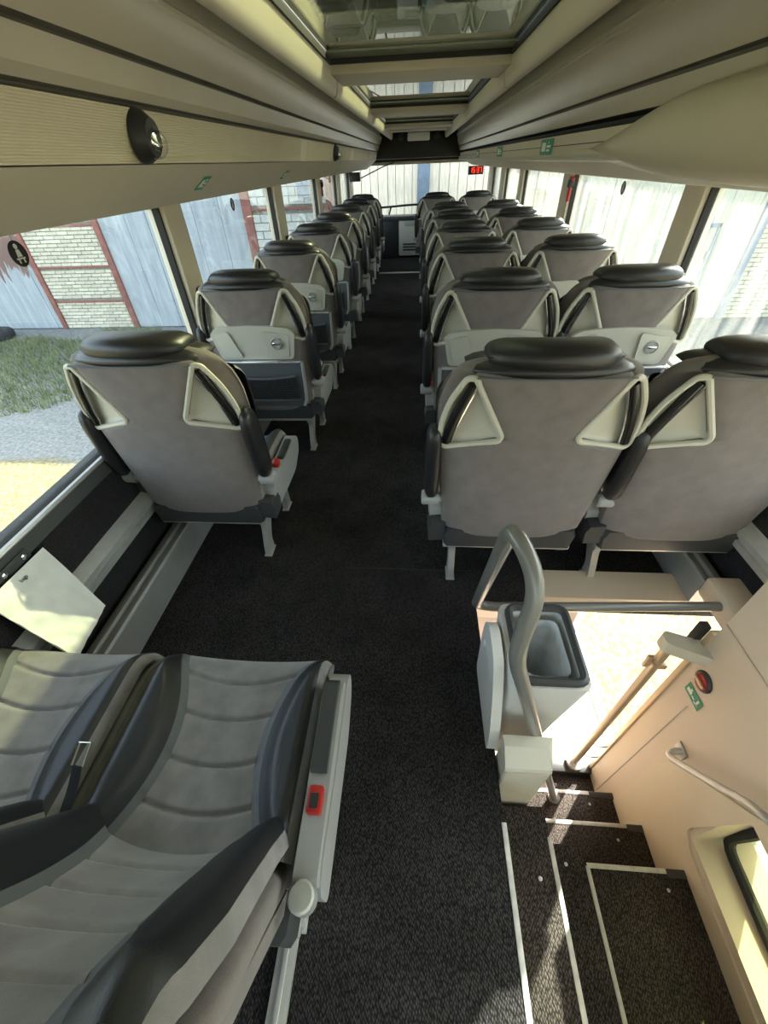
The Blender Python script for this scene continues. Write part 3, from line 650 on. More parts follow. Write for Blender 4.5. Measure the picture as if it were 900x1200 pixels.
        for t in np.linspace(0, 1, 19):
            z = 0.470+0.315*t; k_ = math.sqrt(max(0.02, 1-(2*t-1)**6)); q = []
            for k in range(16):
                a = 2*PI*k/16; q.append((sgn*(0.291+0.025*k_*math.copysign(abs(math.cos(a))**0.7, math.cos(a))), yr(z)+0.050+0.052*k_*(1-0.25*abs(t-0.4))*math.copysign(abs(math.sin(a))**0.7, math.sin(a)), z))
            secs.append(q)
        fin(MB().loft(secs), 'armrest'+nm, 'leather', 60)
        b = MB(); b.lathe([(0.018, 0.232), (0.018, 0.262), (0.028, 0.264), (0.028, 0.316), (0.024, 0.322), (0.0, 0.323)] if sgn > 0 else [(0.018, -0.232), (0.018, -0.262), (0.028, -0.264), (0.028, -0.316), (0.024, -0.322), (0.0, -0.323)], (0, yr(0.47)+0.05, 0.462), 'X', 18); fin(b, 'armrest_pivot'+nm, 'greyplastic', 30)
        # lowered armrest
        b = MB(); b.prism(rounded([(0.03, 0.385), (0.03, 0.43), (0.36, 0.455), (0.40, 0.44), (0.41, 0.41), (0.36, 0.39)], 0.02), lambda a, z, t: (sgn*t, a, z), 0.240, 0.285); fin(b, 'armrest_housing'+nm, 'greyplastic', 30, False)
        b = MB(); b.prism(rounded([(0.20, 0.442), (0.20, 0.460), (0.385, 0.472), (0.40, 0.45)], 0.012), lambda a, z, t: (sgn*t, a, z), 0.244, 0.278); fin(b, 'armrest_pad'+nm, 'darkplastic', 30, False)
        b = MB(); b.box(sgn*0.262-0.015, sgn*0.262+0.015, 0.130, 0.178, 0.43, 0.460, 0.006); fin(b, 'belt_buckle'+nm, 'red', 30, False)
        b = MB(); b.box(sgn*0.262-0.009, sgn*0.262+0.009, 0.138, 0.163, 0.458, 0.4615, 0.001); fin(b, 'buckle_button'+nm, 'blackmatt', 30, False)
        b = MB(); b.lathe([(0.001, 0.0), (0.022, 0.002), (0.024, 0.008), (0.024, 0.05), (0.02, 0.056), (0.001, 0.057)], (sgn*0.262, 0.015, 0.385), 'Z', 18); fin(b, 'pivot_cap'+nm, 'alu', 30, False)
    return R
ME0 = seat_meshes(0.0); ME1 = seat_meshes(math.radians(17), 0.88)
LBL = {'headrest': 'black leather headrest roll', 'tray_table': 'cream folding tray table', 'net_pocket': 'black net pocket', 'leather': 'black leather'}
def make_seat(ME, loc, aisle, table=True, arms=(1,), down=False, console=True, arm_in=0.0, mount=0):
    r = empty('coach_seat', loc)
    def p(key, name=None, parent=None, x=0.0):
        nm = name or key; o = bpy.data.objects.new(nm, ME[key]); COL.objects.link(o); o.parent = parent or r; o.location.x = x
        return o
    p('backrest'); cv = p('back_cover'); p('piping', parent=cv)
    h = p('headrest'); h['label'] = 'black leather headrest roll'; p('headrest_seam', parent=h); p('top_band')
    for q in 'LR':
        hd = p('handle'+q, 'handle'); p('dish'+q, 'handle_dish', hd); p('grip'+q, 'grip', hd); p('grip_trim'+q, 'grip_trim', hd)
    p('back_insert'); cu = p('seat_cushion'); p('cushion_insert', parent=cu)
    for q in 'LR':
        p('back_bolster'+q, 'back_bolster'); p('back_band'+q, 'back_band'); p('back_edge'+q, 'back_edge'); p('cushion_bolster'+q, 'cushion_bolster', cu); p('cushion_band'+q, 'cushion_band', cu); p('cushion_edge'+q, 'cushion_edge', cu)
    p('base_shroud'); p('frame_rear', 'frame_bar'); p('frame_front', 'frame_bar')
    A = 'R' if aisle > 0 else 'L'
    p('leg_rear', 'leg', x=aisle*0.19); p('leg_front', 'leg', x=aisle*0.19)
    if down:
        ho = p('armrest_housing'+A, 'armrest_housing'); p('armrest_pad'+A, 'armrest_pad', ho); bu = p('belt_buckle'+A, 'belt_buckle'); p('buckle_button'+A, 'buckle_button', bu); p('pivot_cap'+A, 'armrest_pivot')
        p('console'+A, 'console')
    elif console:
        co = p('console'+A, 'console'); p('console_pad'+A, 'console_pad', co); p('console_cap'+A, 'console_cap', co); p('buckle'+A, 'belt_buckle')
        for a in arms:
            q = 'R' if a > 0 else 'L'; ar = p('armrest'+q, 'armrest', x=-a*arm_in); p('armrest_pivot'+q, 'armrest_pivot', ar)
    if mount: p('wall_mount'+('R' if mount > 0 else 'L'), 'wall_mount')
    if table:
        t = p('tray_table'); t['label'] = 'cream folding tray table'; p('tray_insetL', 'tray_inset', t); p('tray_insetR', 'tray_inset', t); k = p('latch_knob', parent=t); p('latch_bar', parent=t); p('tray_hinge'); p('hinge_rail')
        pk = p('pocket_panel'); nn = p('net_pocket', parent=pk); p('net_hem', parent=pk); p('pocket_sideL', 'pocket_side', pk); p('pocket_sideR', 'pocket_side', pk)
    return r
ORD = ['first', 'second', 'third', 'fourth', 'fifth', 'sixth', 'seventh', 'eighth', 'ninth']
XL, XA, XW = -0.84, 0.372, 0.965
PITCHY = 0.93
protoL = make_seat(ME0, (XL, 1.27+PITCHY, 0), 1, True, (1, -1), mount=-1)
for k in range(8):
    if k == 0: o = make_seat(ME0, (XL-0.03, 1.27, 0), 1, False, (1, -1), mount=-1); lab = 'grey plush single seat with plain back, no tray table, facing the windscreen'
    else:
        o = protoL if k == 1 else copy_tree(protoL); o.location = (XL, 1.27+PITCHY*k, 0)
        lab = 'grey single seat with tray table, %s ahead of the plain-backed single seat' % ORD[k-1]
    tag(o, lab, 'coach seat', 'single seats along the left windows')
protoA = make_seat(ME0, (XA, 1.16+PITCHY, 0), -1, True, (-1,)); protoW = make_seat(ME0, (XW, 1.16+PITCHY, 0), -1, True, (-1,), arm_in=0.03)
RYS = [1.16+PITCHY*k for k in range(6)]+[7.62]
for k, y in enumerate(RYS):
    for pr, X, nm, tf in ((protoA, XA, 'aisle', 'a'), (protoW, XW, 'window', 'w')):
        if k == 0: o = make_seat(ME0, (X, y, 0), -1, False, (-1,), arm_in=0.03 if nm == 'window' else 0.0); lab = 'grey plush %s seat with plain back directly above the stairwell' % nm
        else:
            o = pr if k == 1 else copy_tree(pr); o.location = (X, y, 0)
            lab = 'grey %s seat of a pair, %s row ahead of the plain-backed pair' % (nm, ORD[k-1])
        o.scale.x = 1.05
        if k == 6: o.location.x = X-0.08
        tag(o, lab, 'coach seat', 'paired seats along the right windows')
fa = make_seat(ME1, (-0.445, 0.055, 0), 1, False, down=True); tag(fa, 'reclined grey seat with black bolsters and lowered armrest beside the aisle', 'coach seat', 'reclined seat pair')
fw = make_seat(ME1, (-0.945, 0.055, 0), 1, False, down=False, arms=(), console=False); tag(fw, 'partly sunlit reclined grey seat by the window with the white bag ahead', 'coach seat', 'reclined seat pair')
# floor track of the reclined seats
b = MB(); b.box(-0.297, -0.252, -0.9, 0.09, 0.0, 0.018, 0.004); b.box(-0.280, -0.269, -0.9, 0.09, 0.018, 0.026, 0.002); o = b.build('floor_track', M['alu']); tag(o, 'aluminium floor track beneath the reclined aisle seat', 'track')
# loose belt tongue between the reclined seats
b = MB(); b.tube(smoothpath([(-0.70, 0.10, 0.36), (-0.70, 0.15, 0.41), (-0.695, 0.20, 0.44), (-0.69, 0.235, 0.47)], 5), 0.012, 6, flat=0.2); bt = b.build('seat_belt', M['blackmatt']); tag(bt, 'black seat belt with steel tongue lying between the reclined seats', 'seat belt')
b = MB(); b.tube([(-0.705, 0.235, 0.468), (-0.705, 0.275, 0.482), (-0.68, 0.275, 0.482), (-0.68, 0.235, 0.468)], 0.003, 6, closed=True); b.build('tongue', M['chrome'], bt)
b = MB(); b.box(-0.71, -0.69, 0.13, 0.16, 0.380, 0.40, 0.004); b.build('buckle', M['red'], bt)

# ================================================================== OBJECTS BY THE STAIRS
# handrail
def bend(pts, rad, n=7):
    P = [Vector(p) for p in pts]; out = [P[0]]
    for i in range(1, len(P)-1):
        a, b_, c_ = P[i-1], P[i], P[i+1]; r = min(rad[i-1] if isinstance(rad, list) else rad, (a-b_).length*0.48, (c_-b_).length*0.48)
        p, q = b_+(a-b_).normalized()*r, b_+(c_-b_).normalized()*r
        out += [p*(1-t)**2+b_*2*t*(1-t)+q*t*t for t in [k/n for k in range(n+1)]]
    return out+[P[-1]]
HBX, HBY = 0.755, 0.630
hp = bend([(HBX, HBY, Z5), (0.208, 0.425, 0.655), (0.240, 0.480, 0.800), (0.188, 0.555, 0.885), (0.236, 0.885, 0.185), (0.30, 0.888, 0.165), (1.115, 0.93, 0.155)], [0.09, 0.07, 0.07, 0.05, 0.04])
o = empty('stair_handrail', (HBX, HBY, Z5)); tag(o, 'bent grey tubular handrail looping up from the stairs to a horizontal guard bar', 'handrail')
q = MB().tube(hp, 0.0175, 14).build('rail_tube', M['railpaint'], o); q.location = (-HBX, -HBY, -Z5)
q = MB().lathe([(0.03, Z5), (0.03, Z5+0.008), (0.02, Z5+0.014)], (HBX, HBY, 0), 'Z', 18).build('foot_flange', M['railpaint'], o); q.location = (-HBX, -HBY, -Z5)
# base cabinet of the bin
o = empty('bin_plinth', (0.42, 0.5, Z6)); tag(o, 'cream moulded plinth below the waste bin beside the stair treads', 'plinth')
b = MB(); b.loft([[(a, y, z) for a, y in rounded([(0.277, 0.388), (0.412, 0.388), (0.43, y1), (0.277, y1)], 0.015, 3)] for z, y1 in ((Z6, 0.47), (-0.1, 0.47), (0.075, 0.47))]); q = b.build('body', M['bincream'], o, 20); q.location = (-0.42, -0.5, -Z6)
b = MB(); b.loft([[(0.278, 0.389, 0.076), (0.410, 0.389, 0.076), (0.428, 0.47, 0.076), (0.278, 0.47, 0.076)], [(0.278, 0.394, 0.086), (0.408, 0.394, 0.086), (0.425, 0.47, 0.086), (0.278, 0.47, 0.086)], [(0.278, 0.440, 0.122), (0.405, 0.440, 0.118), (0.42, 0.47, 0.122), (0.278, 0.47, 0.122)]]); q = b.build('sloped_top', M['bincream'], o, 20); q.location = (-0.42, -0.5, -Z6)
# bin
bx, by = 0.41, 0.72
o = empty('waste_bin', (bx, by, -0.30)); tag(o, 'white open waste bin with clear plastic liner next to the handrail', 'waste bin')
def binsec(z, sx0, sx1, sy0, sy1, r): return [(a, y, z) for a, y in rounded([(sx0, sy0), (sx1, sy0), (sx1, sy1), (sx0, sy1)], r, 4)]
b = MB(); outer = [binsec(-0.30, 0.31, 0.455, 0.565, 0.74, 0.03), binsec(0.0, 0.298, 0.476, 0.548, 0.77, 0.03), binsec(0.285, 0.284, 0.503, 0.528, 0.805, 0.03), binsec(0.30, 0.286, 0.503, 0.528, 0.805, 0.03)]
inner = [binsec(0.30, 0.312, 0.488, 0.545, 0.79, 0.03), binsec(0.0, 0.32, 0.46, 0.57, 0.75, 0.03), binsec(-0.27, 0.33, 0.44, 0.59, 0.72, 0.03)]
b.loft(outer+inner); q = b.build('body', M['white'], o); q.location = (-bx, -by, 0.30)
b = MB(); b.tube([Vector(p)+Vector((0, 0, 0.006)) for p in binsec(0.30, 0.312, 0.488, 0.545, 0.790, 0.03)], 0.013, 8, closed=True); q = b.build('rim', M['darkplastic'], o); q.location = (-bx, -by, 0.30)
b = MB(); random.seed(3)
def linr(u, v):
    z = 0.28-0.42*v; k = 0.84-0.42*v; P = binsec(0, 0.325, 0.478, 0.560, 0.780, 0.03); m = len(P); p = P[int(u) % m]; cx, cy = 0.40, 0.665
    j = 1+0.10*math.sin(u*1.7+v*9)*v+random.uniform(-0.05, 0.05)*v
    return (cx+(p[0]-cx)*k*j+0.03*v, cy+(p[1]-cy)*k*j, z)
b.grid(linr, list(range(20)), np.linspace(0, 1, 10), True); q = b.build('liner', M['glassliner'], o, 60); q.location = (-bx, -by, 0.30)
b = MB(); b.prism(rounded([(0.46, 0.002), (0.74, 0.002), (0.765, 0.20), (0.755, 0.28), (0.70, 0.315), (0.60, 0.30), (0.53, 0.20), (0.48, 0.10)], 0.03), lambda a, z, t: (t, a, z), 0.244, 0.274); q = b.build('side_panel', M['white'], o, 30); q.location = (-bx, -by, 0.30)
b = MB(); b.box(0.238, 0.245, 0.70, 0.72, 0.20, 0.225, 0.003); q = b.build('clip', M['stickerwhite'], o); q.location = (-bx, -by, 0.30)
# door pole with bracket
o = empty('door_pole', (0.965, 0.852, -1.26)); tag(o, 'champagne coloured vertical grab pole with beige top bracket at the door', 'grab pole')
b = MB(); b.tube([(0, 0, 0.0), (0, 0, 1.29)], 0.018, 14); b.build('pole', M['gold'], o)
b = MB(); b.prism(rounded([(-0.04, -0.03), (0.13, -0.045), (0.13, 0.03), (-0.03, 0.03)], 0.03), lambda a, y, t: (a, y-0.35*a, t), 1.26, 1.315); b.build('bracket', M['bincream'], o)
b = MB(); b.box(-0.028, 0.028, -0.025, 0.025, 1.14, 1.165, 0.004); b.box(-0.045, -0.025, -0.006, 0.006, 1.12, 1.19, 0.003); b.build('clamp', M['gold'], o)
b = MB(); b.lathe([(0.045, -0.03), (0.045, -0.01), (0.03, 0.0)], (0, 0, 0.02), 'Z', 18); b.build('foot', M['alu'], o)
for z in (0.30, 0.14):
    b = MB(); b.tube(smoothpath([(0.012, 0, z), (0.05, -0.01, z-0.02), (0.085, -0.015, z+0.0)], 4), 0.004, 6); b.build('stay', M['chrome'], o)
# wall handle
o = empty('grab_rail', (SX, 0.6, -0.35)); tag(o, 'brushed metal grab handle on the peach stairwell wall', 'grab handle')
b = MB(); b.tube(smoothpath([(0.0, 0.02, -0.0), (-0.03, 0.02, -0.01), (-0.045, 0.01, -0.02), (-0.05, -0.03, 0.025), (-0.05, -0.15, 0.19), (-0.05, -0.22, 0.29), (-0.045, -0.28, 0.34), (0.0, -0.30, 0.35)], 6), 0.0125, 12); b.build('bar', M['alu'], o)
b = MB(); b.box(-0.008, 0.0, -0.005, 0.05, -0.025, 0.02, 0.003); b.box(-0.008, 0.0, -0.33, -0.25, 0.31, 0.37, 0.003); b.build('mount', M['alu_dull'], o)
# emergency button
o = empty('emergency_button', (SX, 0.747, -0.045), 0); tag(o, 'red emergency door valve with dark rim on the peach stairwell wall', 'emergency button')
b = MB(); b.lathe([(0.040, 0.0), (0.040, -0.006), (0.034, -0.012), (0.030, -0.010)], (0, 0, 0), 'X', 24); b.build('rim', M['darkplastic'], o)
b = MB(); b.lathe([(0.030, -0.008), (0.028, -0.014), (0.001, -0.016)], (0, 0, 0), 'X', 20); b.build('red_face', M['red'], o)
b = MB(); b.box(-0.024, -0.014, -0.026, 0.026, -0.006, 0.006, 0.003); b.build('lever', M['gold'], o)
o = empty('exit_sticker', (SX-0.002, 0.735, -0.135)); tag(o, 'green exit sticker with white pictogram below the red emergency valve', 'sticker')
b = MB(); b.box(-0.001, 0.0, -0.045, 0.045, -0.024, 0.024); b.build('backing', M['green'], o, 0)
b = MB(); b.box(-0.0016, -0.0008, 0.010, 0.036, -0.012, 0.004); b.box(-0.0016, -0.0008, 0.014, 0.022, 0.006, 0.014); b.box(-0.0016, -0.0008, -0.035, -0.012, -0.016, -0.010); b.box(-0.0016, -0.0008, -0.03, -0.022, -0.016, 0.014); b.box(-0.0016, -0.0008, -0.010, 0.006, -0.010, -0.004); b.build('pictogram', M['stickerwhite'], o, 0)
# white paper bag leaning on the wall ledge
o = empty('paper_bag', (-1.08, 0.68, 0.29)); tag(o, 'white paper bag leaning on the wall rail ahead of the sunlit seat', 'paper bag')
A, B, C2, D = Vector((-1.170, 0.800, 0.514)), Vector((-1.170, 0.580, 0.522)), Vector((-1.035, 0.740, 0.30)), Vector((-1.025, 0.56, 0.28))
random.seed(5)
def bag(u, v, off=0.0):
    p = (A*(1-u)+B*u)*(1-v)+(C2*(1-u)+D*u)*v
    nrm = (B-A).cross(C2-A).normalized(); nrm = nrm if nrm.z > 0 else -nrm
    h = 0.006+0.007*math.sin(PI*min(max(u, 0), 1))*math.sin(PI*min(max(v, 0), 1)) + 0.0022*math.sin(9*u+5*v)+0.0022*math.sin(17*v-6*u+1)*math.sin(7*u) + 0.002*math.sin(31*u*v+3)
    return p+nrm*(h*(1 if off == 0 else -0.2)+0.008)
b = MB(); uu = np.linspace(0, 1, 22); b.grid(lambda u, v: bag(u, v), uu, uu); n0 = len(b.v); b.grid(lambda u, v: bag(u, v, 1), uu, uu)
for i in range(21):
    for (p, q2) in (((i), (i+1)), (21*22+i, 21*22+i+1), (i*22, (i+1)*22), (i*22+21, (i+1)*22+21)): b.f.append((p, q2, n0+q2, n0+p))
q = b.build('bag_body', M['paper'], o, 60); q.location = -o.location
b = MB(); b.grid(lambda u, v: bag(0.01+0.98*u, 0.005+0.14*v)+Vector((0.002, 0, 0.004)), np.linspace(0, 1, 16), np.linspace(0, 1, 6)); q = b.build('folded_flap', M['paper'], o, 60); q.location = -o.location
tm = text_mesh('bags', 0.015); to = bpy.data.objects.new('print', tm); COL.objects.link(to); to.parent = o; tm.materials.clear(); tm.materials.append(M['blackmatt'])
ex = (A-B).normalized(); ez = ((C2-A).cross(B-A)).normalized(); ez = ez if ez.z > 0 else -ez; ey = ez.cross(ex)
pp = bag(0.5, 0.085)+ez*0.006-o.location
to.matrix_local = Matrix(((ex.x, ey.x, ez.x, pp.x), (ex.y, ey.y, ez.y, pp.y), (ex.z, ey.z, ez.z, pp.z), (0, 0, 0, 1)))
# bolts plate on the sill panel
o = empty('bolt_plate', (-1.177, 0.71, 0.535)); tag(o, 'small dark plate with two steel bolts on the sill above the paper bag', 'bolt plate')
b = MB(); b.box(0.0, 0.004, -0.06, 0.06, -0.016, 0.016, 0.0015); b.build('plate', M['sill'], o)
for dy in (-0.037, 0.037):
    b = MB(); b.lathe([(0.009, 0.003), (0.009, 0.007), (0.005, 0.009), (0.004, 0.007)], (0, dy, 0), 'X', 14); b.build('bolt', M['chrome'], o)

# ================================================================== RACK FITTINGS
def dome(y, label):
    o = empty('dome_camera', (-0.643, y, 1.462)); tag(o, label, 'camera', 'dome cameras on the ribbed rack panels')
    b = MB(); b.lathe([(0.001, -0.003), (0.050, -0.003), (0.050, 0.003), (0.046, 0.012), (0.034, 0.030), (0.001, 0.031)], (0, 0, 0), 'X', 28); q = b.build('housing', M['blackmatt'], o); q.rotation_euler = (0, 0.12, 0)
    b = MB(); prof = [(0.030*math.cos(t), 0.026+0.032*math.sin(t)) for t in np.linspace(0, PI/2-0.02, 9)]; b.lathe(prof, (0, 0, 0), 'X', 24); q = b.build('dome', M['glass_clear'], o, 80); q.rotation_euler = (0, 0.45, 0.0)
    b = MB(); b.lathe([(0.020, 0.028), (0.012, 0.036), (0.009, 0.044), (0.001, 0.045)], (0, 0, 0), 'X', 16); q = b.build('lens', M['chrome'], o); q.rotation_euler = (0, 0.45, 0)
dome(1.235, 'black dome camera on the ribbed rack panel above the plain-backed single seat'); dome(4.12, 'black dome camera further along the ribbed rack panel past the panel joint')
def sticker(x, y, z, rot, w_, h_, label, m='green', grp=None):
    o = empty('sticker', (x, y, z)); o.rotation_euler = rot; tag(o, label, 'sticker', grp)
    b = MB(); b.box(-w_/2, w_/2, -h_/2, h_/2, 0, 0.0012); b.build('backing', M[m], o, 0)
    b = MB(); b.box(-w_*0.36, -w_*0.05, -h_*0.28, h_*0.28, 0.001, 0.0018); b.box(w_*0.05, w_*0.36, -h_*0.05, h_*0.10, 0.001, 0.0018); b.box(w_*0.05, w_*0.3, -h_*0.28, -h_*0.15, 0.001, 0.0018); b.lathe([(h_*0.09, 0.001), (h_*0.09, 0.0018)], (w_*0.18, h_*0.26, 0), 'Z', 10)
    b.build('pictogram', M['stickerwhite'], o, 0); return o
# left: on the sloping underside (normal pointing down into the room)
sl_ang = math.atan2(1.409-1.321, 0.800-0.670)
def left_sticker(y, t, label):
    x = -0.800+t*(0.130); z = 1.321+t*(0.088); o = sticker(x, y, z-0.0015, (0, 0, 0), 0.06, 0.06, label)
    ex = Vector((0, 1, 0)); nrm = Vector((math.sin(sl_ang), 0, -math.cos(sl_ang))); ey = nrm.cross(ex)
    o.matrix_world = Matrix(((ex.x, ey.x, nrm.x, x), (ex.y, ey.y, nrm.y, y), (ex.z, ey.z, nrm.z, z-0.001), (0, 0, 0, 1)))
left_sticker(1.73, 0.50, 'green pictogram sticker under the left rack near the large dome camera')
left_sticker(2.86, 0.48, 'green pictogram sticker under the left rack at the second window pillar')
for y, lb in ((2.80, 'largest green pictogram sticker on the right rack beside the bulging cover'), (4.35, 'middle green pictogram sticker on the right rack'), (5.9, 'small green pictogram sticker on the right rack toward the windscreen')):
    o = sticker(0.649, y, 1.430, (0, 0, 0), 0.25, 0.060, lb)
    ex, nrm = Vector((0, -1, 0)), Vector((-1, 0, 0)); ey = nrm.cross(ex)
    o.matrix_world = Matrix(((ex.x, ey.x, nrm.x, 0.649), (ex.y, ey.y, nrm.y, y), (ex.z, ey.z, nrm.z, 1.427), (0, 0, 0, 1)))
# round seat belt pictograms on the panes
def belt_sticker(sx, y, z, label):
    o = empty('round_sticker', (sx*((WR if sx > 0 else WX)+0.0105), y, z)); tag(o, label, 'sticker', 'round seat belt stickers')
    b = MB(); b.lathe([(0.034, 0.0), (0.034, -0.001*sx)], (0, 0, 0), 'X', 28); b.build('disc', M['blackmatt'], o, 0)
    b = MB(); t = -0.0018*sx
    b.lathe([(0.007, 0), (0.007, t)], (0, 0, 0.019), 'X', 12); b.prism([(-0.010, -0.008), (0.010, -0.008), (0.006, 0.011), (-0.006, 0.011)], lambda a, z_, q: (q, a, z_), 0, t)
    b.prism([(-0.017, -0.014), (0.017, -0.014), (0.017, -0.010), (-0.017, -0.010)], lambda a, z_, q: (q, a, z_), 0, t); b.prism([(-0.012, -0.024), (-0.007, -0.024), (-0.007, -0.014), (-0.012, -0.014)], lambda a, z_, q: (q, a, z_), 0, t); b.prism([(0.007, -0.024), (0.012, -0.024), (0.012, -0.014), (0.007, -0.014)], lambda a, z_, q: (q, a, z_), 0, t)
    b.build('pictogram', M['stickerwhite'], o, 0)
belt_sticker(-1, 1.36, 1.225, 'round black seat belt sticker on the pane before the brick pier'); belt_sticker(-1, 3.23, 1.22, 'round black seat belt sticker on the second left pane'); belt_sticker(1, 3.30, 1.225, 'round black seat belt sticker on the right pane ahead of the pillar')
# emergency hammers
for sx, y in ((1, 4.25), (-1, 6.17)):
    o = empty('emergency_hammer', (sx*((WR if sx > 0 else WX)-0.04), y, 1.19)); tag(o, 'red emergency hammer on the %s window pillar' % ('right' if sx > 0 else 'left'), 'hammer', 'red emergency hammers')
    b = MB(); b.tube([(0, 0, -0.09), (0, 0.002, -0.04), (0, 0, 0.05)], [0.012, 0.014, 0.012], 10); b.build('handle', M['red'], o)
    b = MB(); b.box(-0.014, 0.014, -0.035, 0.035, 0.045, 0.07, 0.006); b.build('head', M['red'], o)
    b = MB(); b.box(-0.02, 0.02, -0.028, 0.028, 0.0, 0.05, 0.006); b.build('holder', M['blackmatt'], o)

# ================================================================== FRONT END
o = empty('dash_cabinet', (-0.2, 8.95, 0)); tag(o, 'light grey cabinet with vent slots and dark side under the windscreen', 'cabinet')
b = MB(); b.box(-0.14, 0.75, 0, 0.33, 0.03, 0.58, 0.03); b.build('body', M['cream'], o)
b = MB(); b.box(-0.45, -0.14, 0.0, 0.33, 0.0, 0.60, 0.01); b.build('dark_side', M['blackmatt'], o)
b = MB(); b.box(-0.95, 0.80, -0.02, 0.34, 0.58, 0.645, 0.02); b.build('top', M['darkplastic'], o)
for k in range(3):
    b = MB(); b.box(-0.06, 0.30, -0.012, 0.005, 0.12+0.045*k, 0.14+0.045*k, 0.004); b.build('vent_slot', M['blackmatt'], o)
b = MB(); b.box(-0.02, 0.32, -0.015, 0.02, 0.50, 0.56, 0.008); b.build('drawer_front', M['greyplastic'], o)
b = MB(); b.tube(smoothpath([(-0.95, 9.18, 0.75), (-0.5, 9.16, 0.77), (0.0, 9.16, 0.79), (0.95, 9.18, 0.79)], 4), 0.016, 10)
for x in (-0.48, 0.35): b.tube([(x-0.04, 9.2, 0.652), (x, 9.17, 0.765)], 0.014, 8)
o = b.build('windscreen_rail', M['blackmatt']); tag(o, 'black guard rail in front of the windscreen', 'rail')
o = empty('wall_monitor', (-1.04, 8.55, 1.22)); tag(o, 'small dark box monitor hanging at the left front pillar', 'monitor')
b = MB(); b.box(-0.09, 0.09, -0.02, 0.03, -0.06, 0.06, 0.008); b.build('case', M['blackmatt'], o)
b = MB(); b.box(-0.10, -0.06, 0.02, 0.10, -0.02, 0.10, 0.004); b.build('bracket', M['blackmatt'], o)
b = MB(); b.tube([(-0.95, 8.62, 1.20), (-0.6, 9.0, 1.33), (-0.42, 9.2, 1.38)], 0.008, 6); o = b.build('mirror_arm', M['blackmatt']); tag(o, 'thin black arm across the windscreen corner', 'arm')
# clock
o = empty('digital_clock', (0.905, 8.3, 1.25)); tag(o, 'digital clock with red numerals below the right rack', 'clock')
b = MB(); b.box(-0.115, 0.115, 0.0, 0.04, -0.055, 0.05, 0.006); b.build('case', M['blackmatt'], o)
SEG = {'1': 'bc', '5': 'afgcd', '3': 'abgcd', '7': 'abc', '0': 'abcdef'}
b = MB(); x = -0.09
for ch in '15:37':
    if ch == ':':
        for dz in (-0.012, 0.012): b.box(x+0.004, x+0.011, -0.004, 0.0, dz-0.004, dz+0.004)
        x += 0.018; continue
    W_, H_, t = 0.030, 0.030, 0.007
    sg = {'a': (0, W_, H_-t/2, H_+t/2), 'g': (0, W_, -t/2, t/2), 'd': (0, W_, -H_-t/2, -H_+t/2), 'b': (W_-t, W_, 0, H_), 'c': (W_-t, W_, -H_, 0), 'f': (0, t, 0, H_), 'e': (0, t, -H_, 0)}
    for q in SEG[ch]: a0, a1, c0, c1 = sg[q]; b.box(x+a0, x+a1, -0.004, 0.0, c0, c1)
    x += 0.043
b.build('numerals', M['led'], o, 0)
o = empty('roof_lamp', (0, 8.0, 1.66)); tag(o, 'white oblong lamp between two small spotlights at the front of the ceiling', 'lamp')
b = MB(); b.box(-0.16, 0.16, -0.05, 0.05, -0.05, 0.04, 0.012); b.build('diffuser', M['white'], o)
for x in (-0.26, 0.26): b = MB(); b.lathe([(0.001, -0.03), (0.03, -0.03), (0.035, 0.02), (0.02, 0.05)], (x, 0, 0), 'Z', 16); b.build('spotlight', M['blackmatt'], o)

# ================================================================== OUTSIDE
def ground_mat():
    m = bpy.data.materials.new('yard_ground'); m.use_nodes = True; N = m.node_tree.nodes; L = m.node_tree.links; bs = N['Principled BSDF']; bs.inputs['Roughness'].default_value = 0.95
    bs.inputs['Specular IOR Level'].default_value = 0.1
    tc = N.new('ShaderNodeTexCoord'); sp = N.new('ShaderNodeSeparateXYZ'); L.new(tc.outputs['Object'], sp.inputs[0])
    nz = N.new('ShaderNodeTexNoise'); nz.inputs['Scale'].default_value = 1.2; nz.inputs['Detail'].default_value = 6; L.new(tc.outputs['Object'], nz.inputs['Vector'])
    ad = N.new('ShaderNodeMath'); ad.operation = 'MULTIPLY_ADD'; ad.inputs[1].default_value = 0.5; L.new(nz.outputs['Fac'], ad.inputs[0]); L.new(sp.outputs['Y'], ad.inputs[2])
    mr = N.new('ShaderNodeMapRange'); mr.inputs[1].default_value = 4.9; mr.inputs[2].default_value = 5.1; L.new(ad.outputs[0], mr.inputs[0])
    fine = N.new('ShaderNodeTexNoise'); fine.inputs['Scale'].default_value = 22; fine.inputs['Detail'].default_value = 6; L.new(tc.outputs['Object'], fine.inputs['Vector'])
    def ramp(a, b2):
        r = N.new('ShaderNodeValToRGB'); r.color_ramp.elements[0].position = 0.35; r.color_ramp.elements[1].position = 0.65; r.color_ramp.elements[0].color = (*a, 1); r.color_ramp.elements[1].color = (*b2, 1); L.new(fine.outputs['Fac'], r.inputs[0]); return r
    sunlit_sand = ramp((0.15, 0.125, 0.065), (0.26, 0.225, 0.135)); shaded_gravel = ramp((0.16, 0.165, 0.16), (0.27, 0.275, 0.27))  # sunlit warm to shaded grey, put into the colour at the garage shadow line
    mx = N.new('ShaderNodeMix'); mx.data_type = 'RGBA'; L.new(mr.outputs[0], mx.inputs[0]); L.new(sunlit_sand.outputs[0], mx.inputs[6]); L.new(shaded_gravel.outputs[0], mx.inputs[7]); L.new(mx.outputs[2], bs.inputs['Base Color'])
    bp = N.new('ShaderNodeBump'); bp.inputs['Strength'].default_value = 0.6; bp.inputs['Distance'].default_value = 0.03; L.new(fine.outputs['Fac'], bp.inputs['Height']); L.new(bp.outputs[0], bs.inputs['Normal'])
    return m
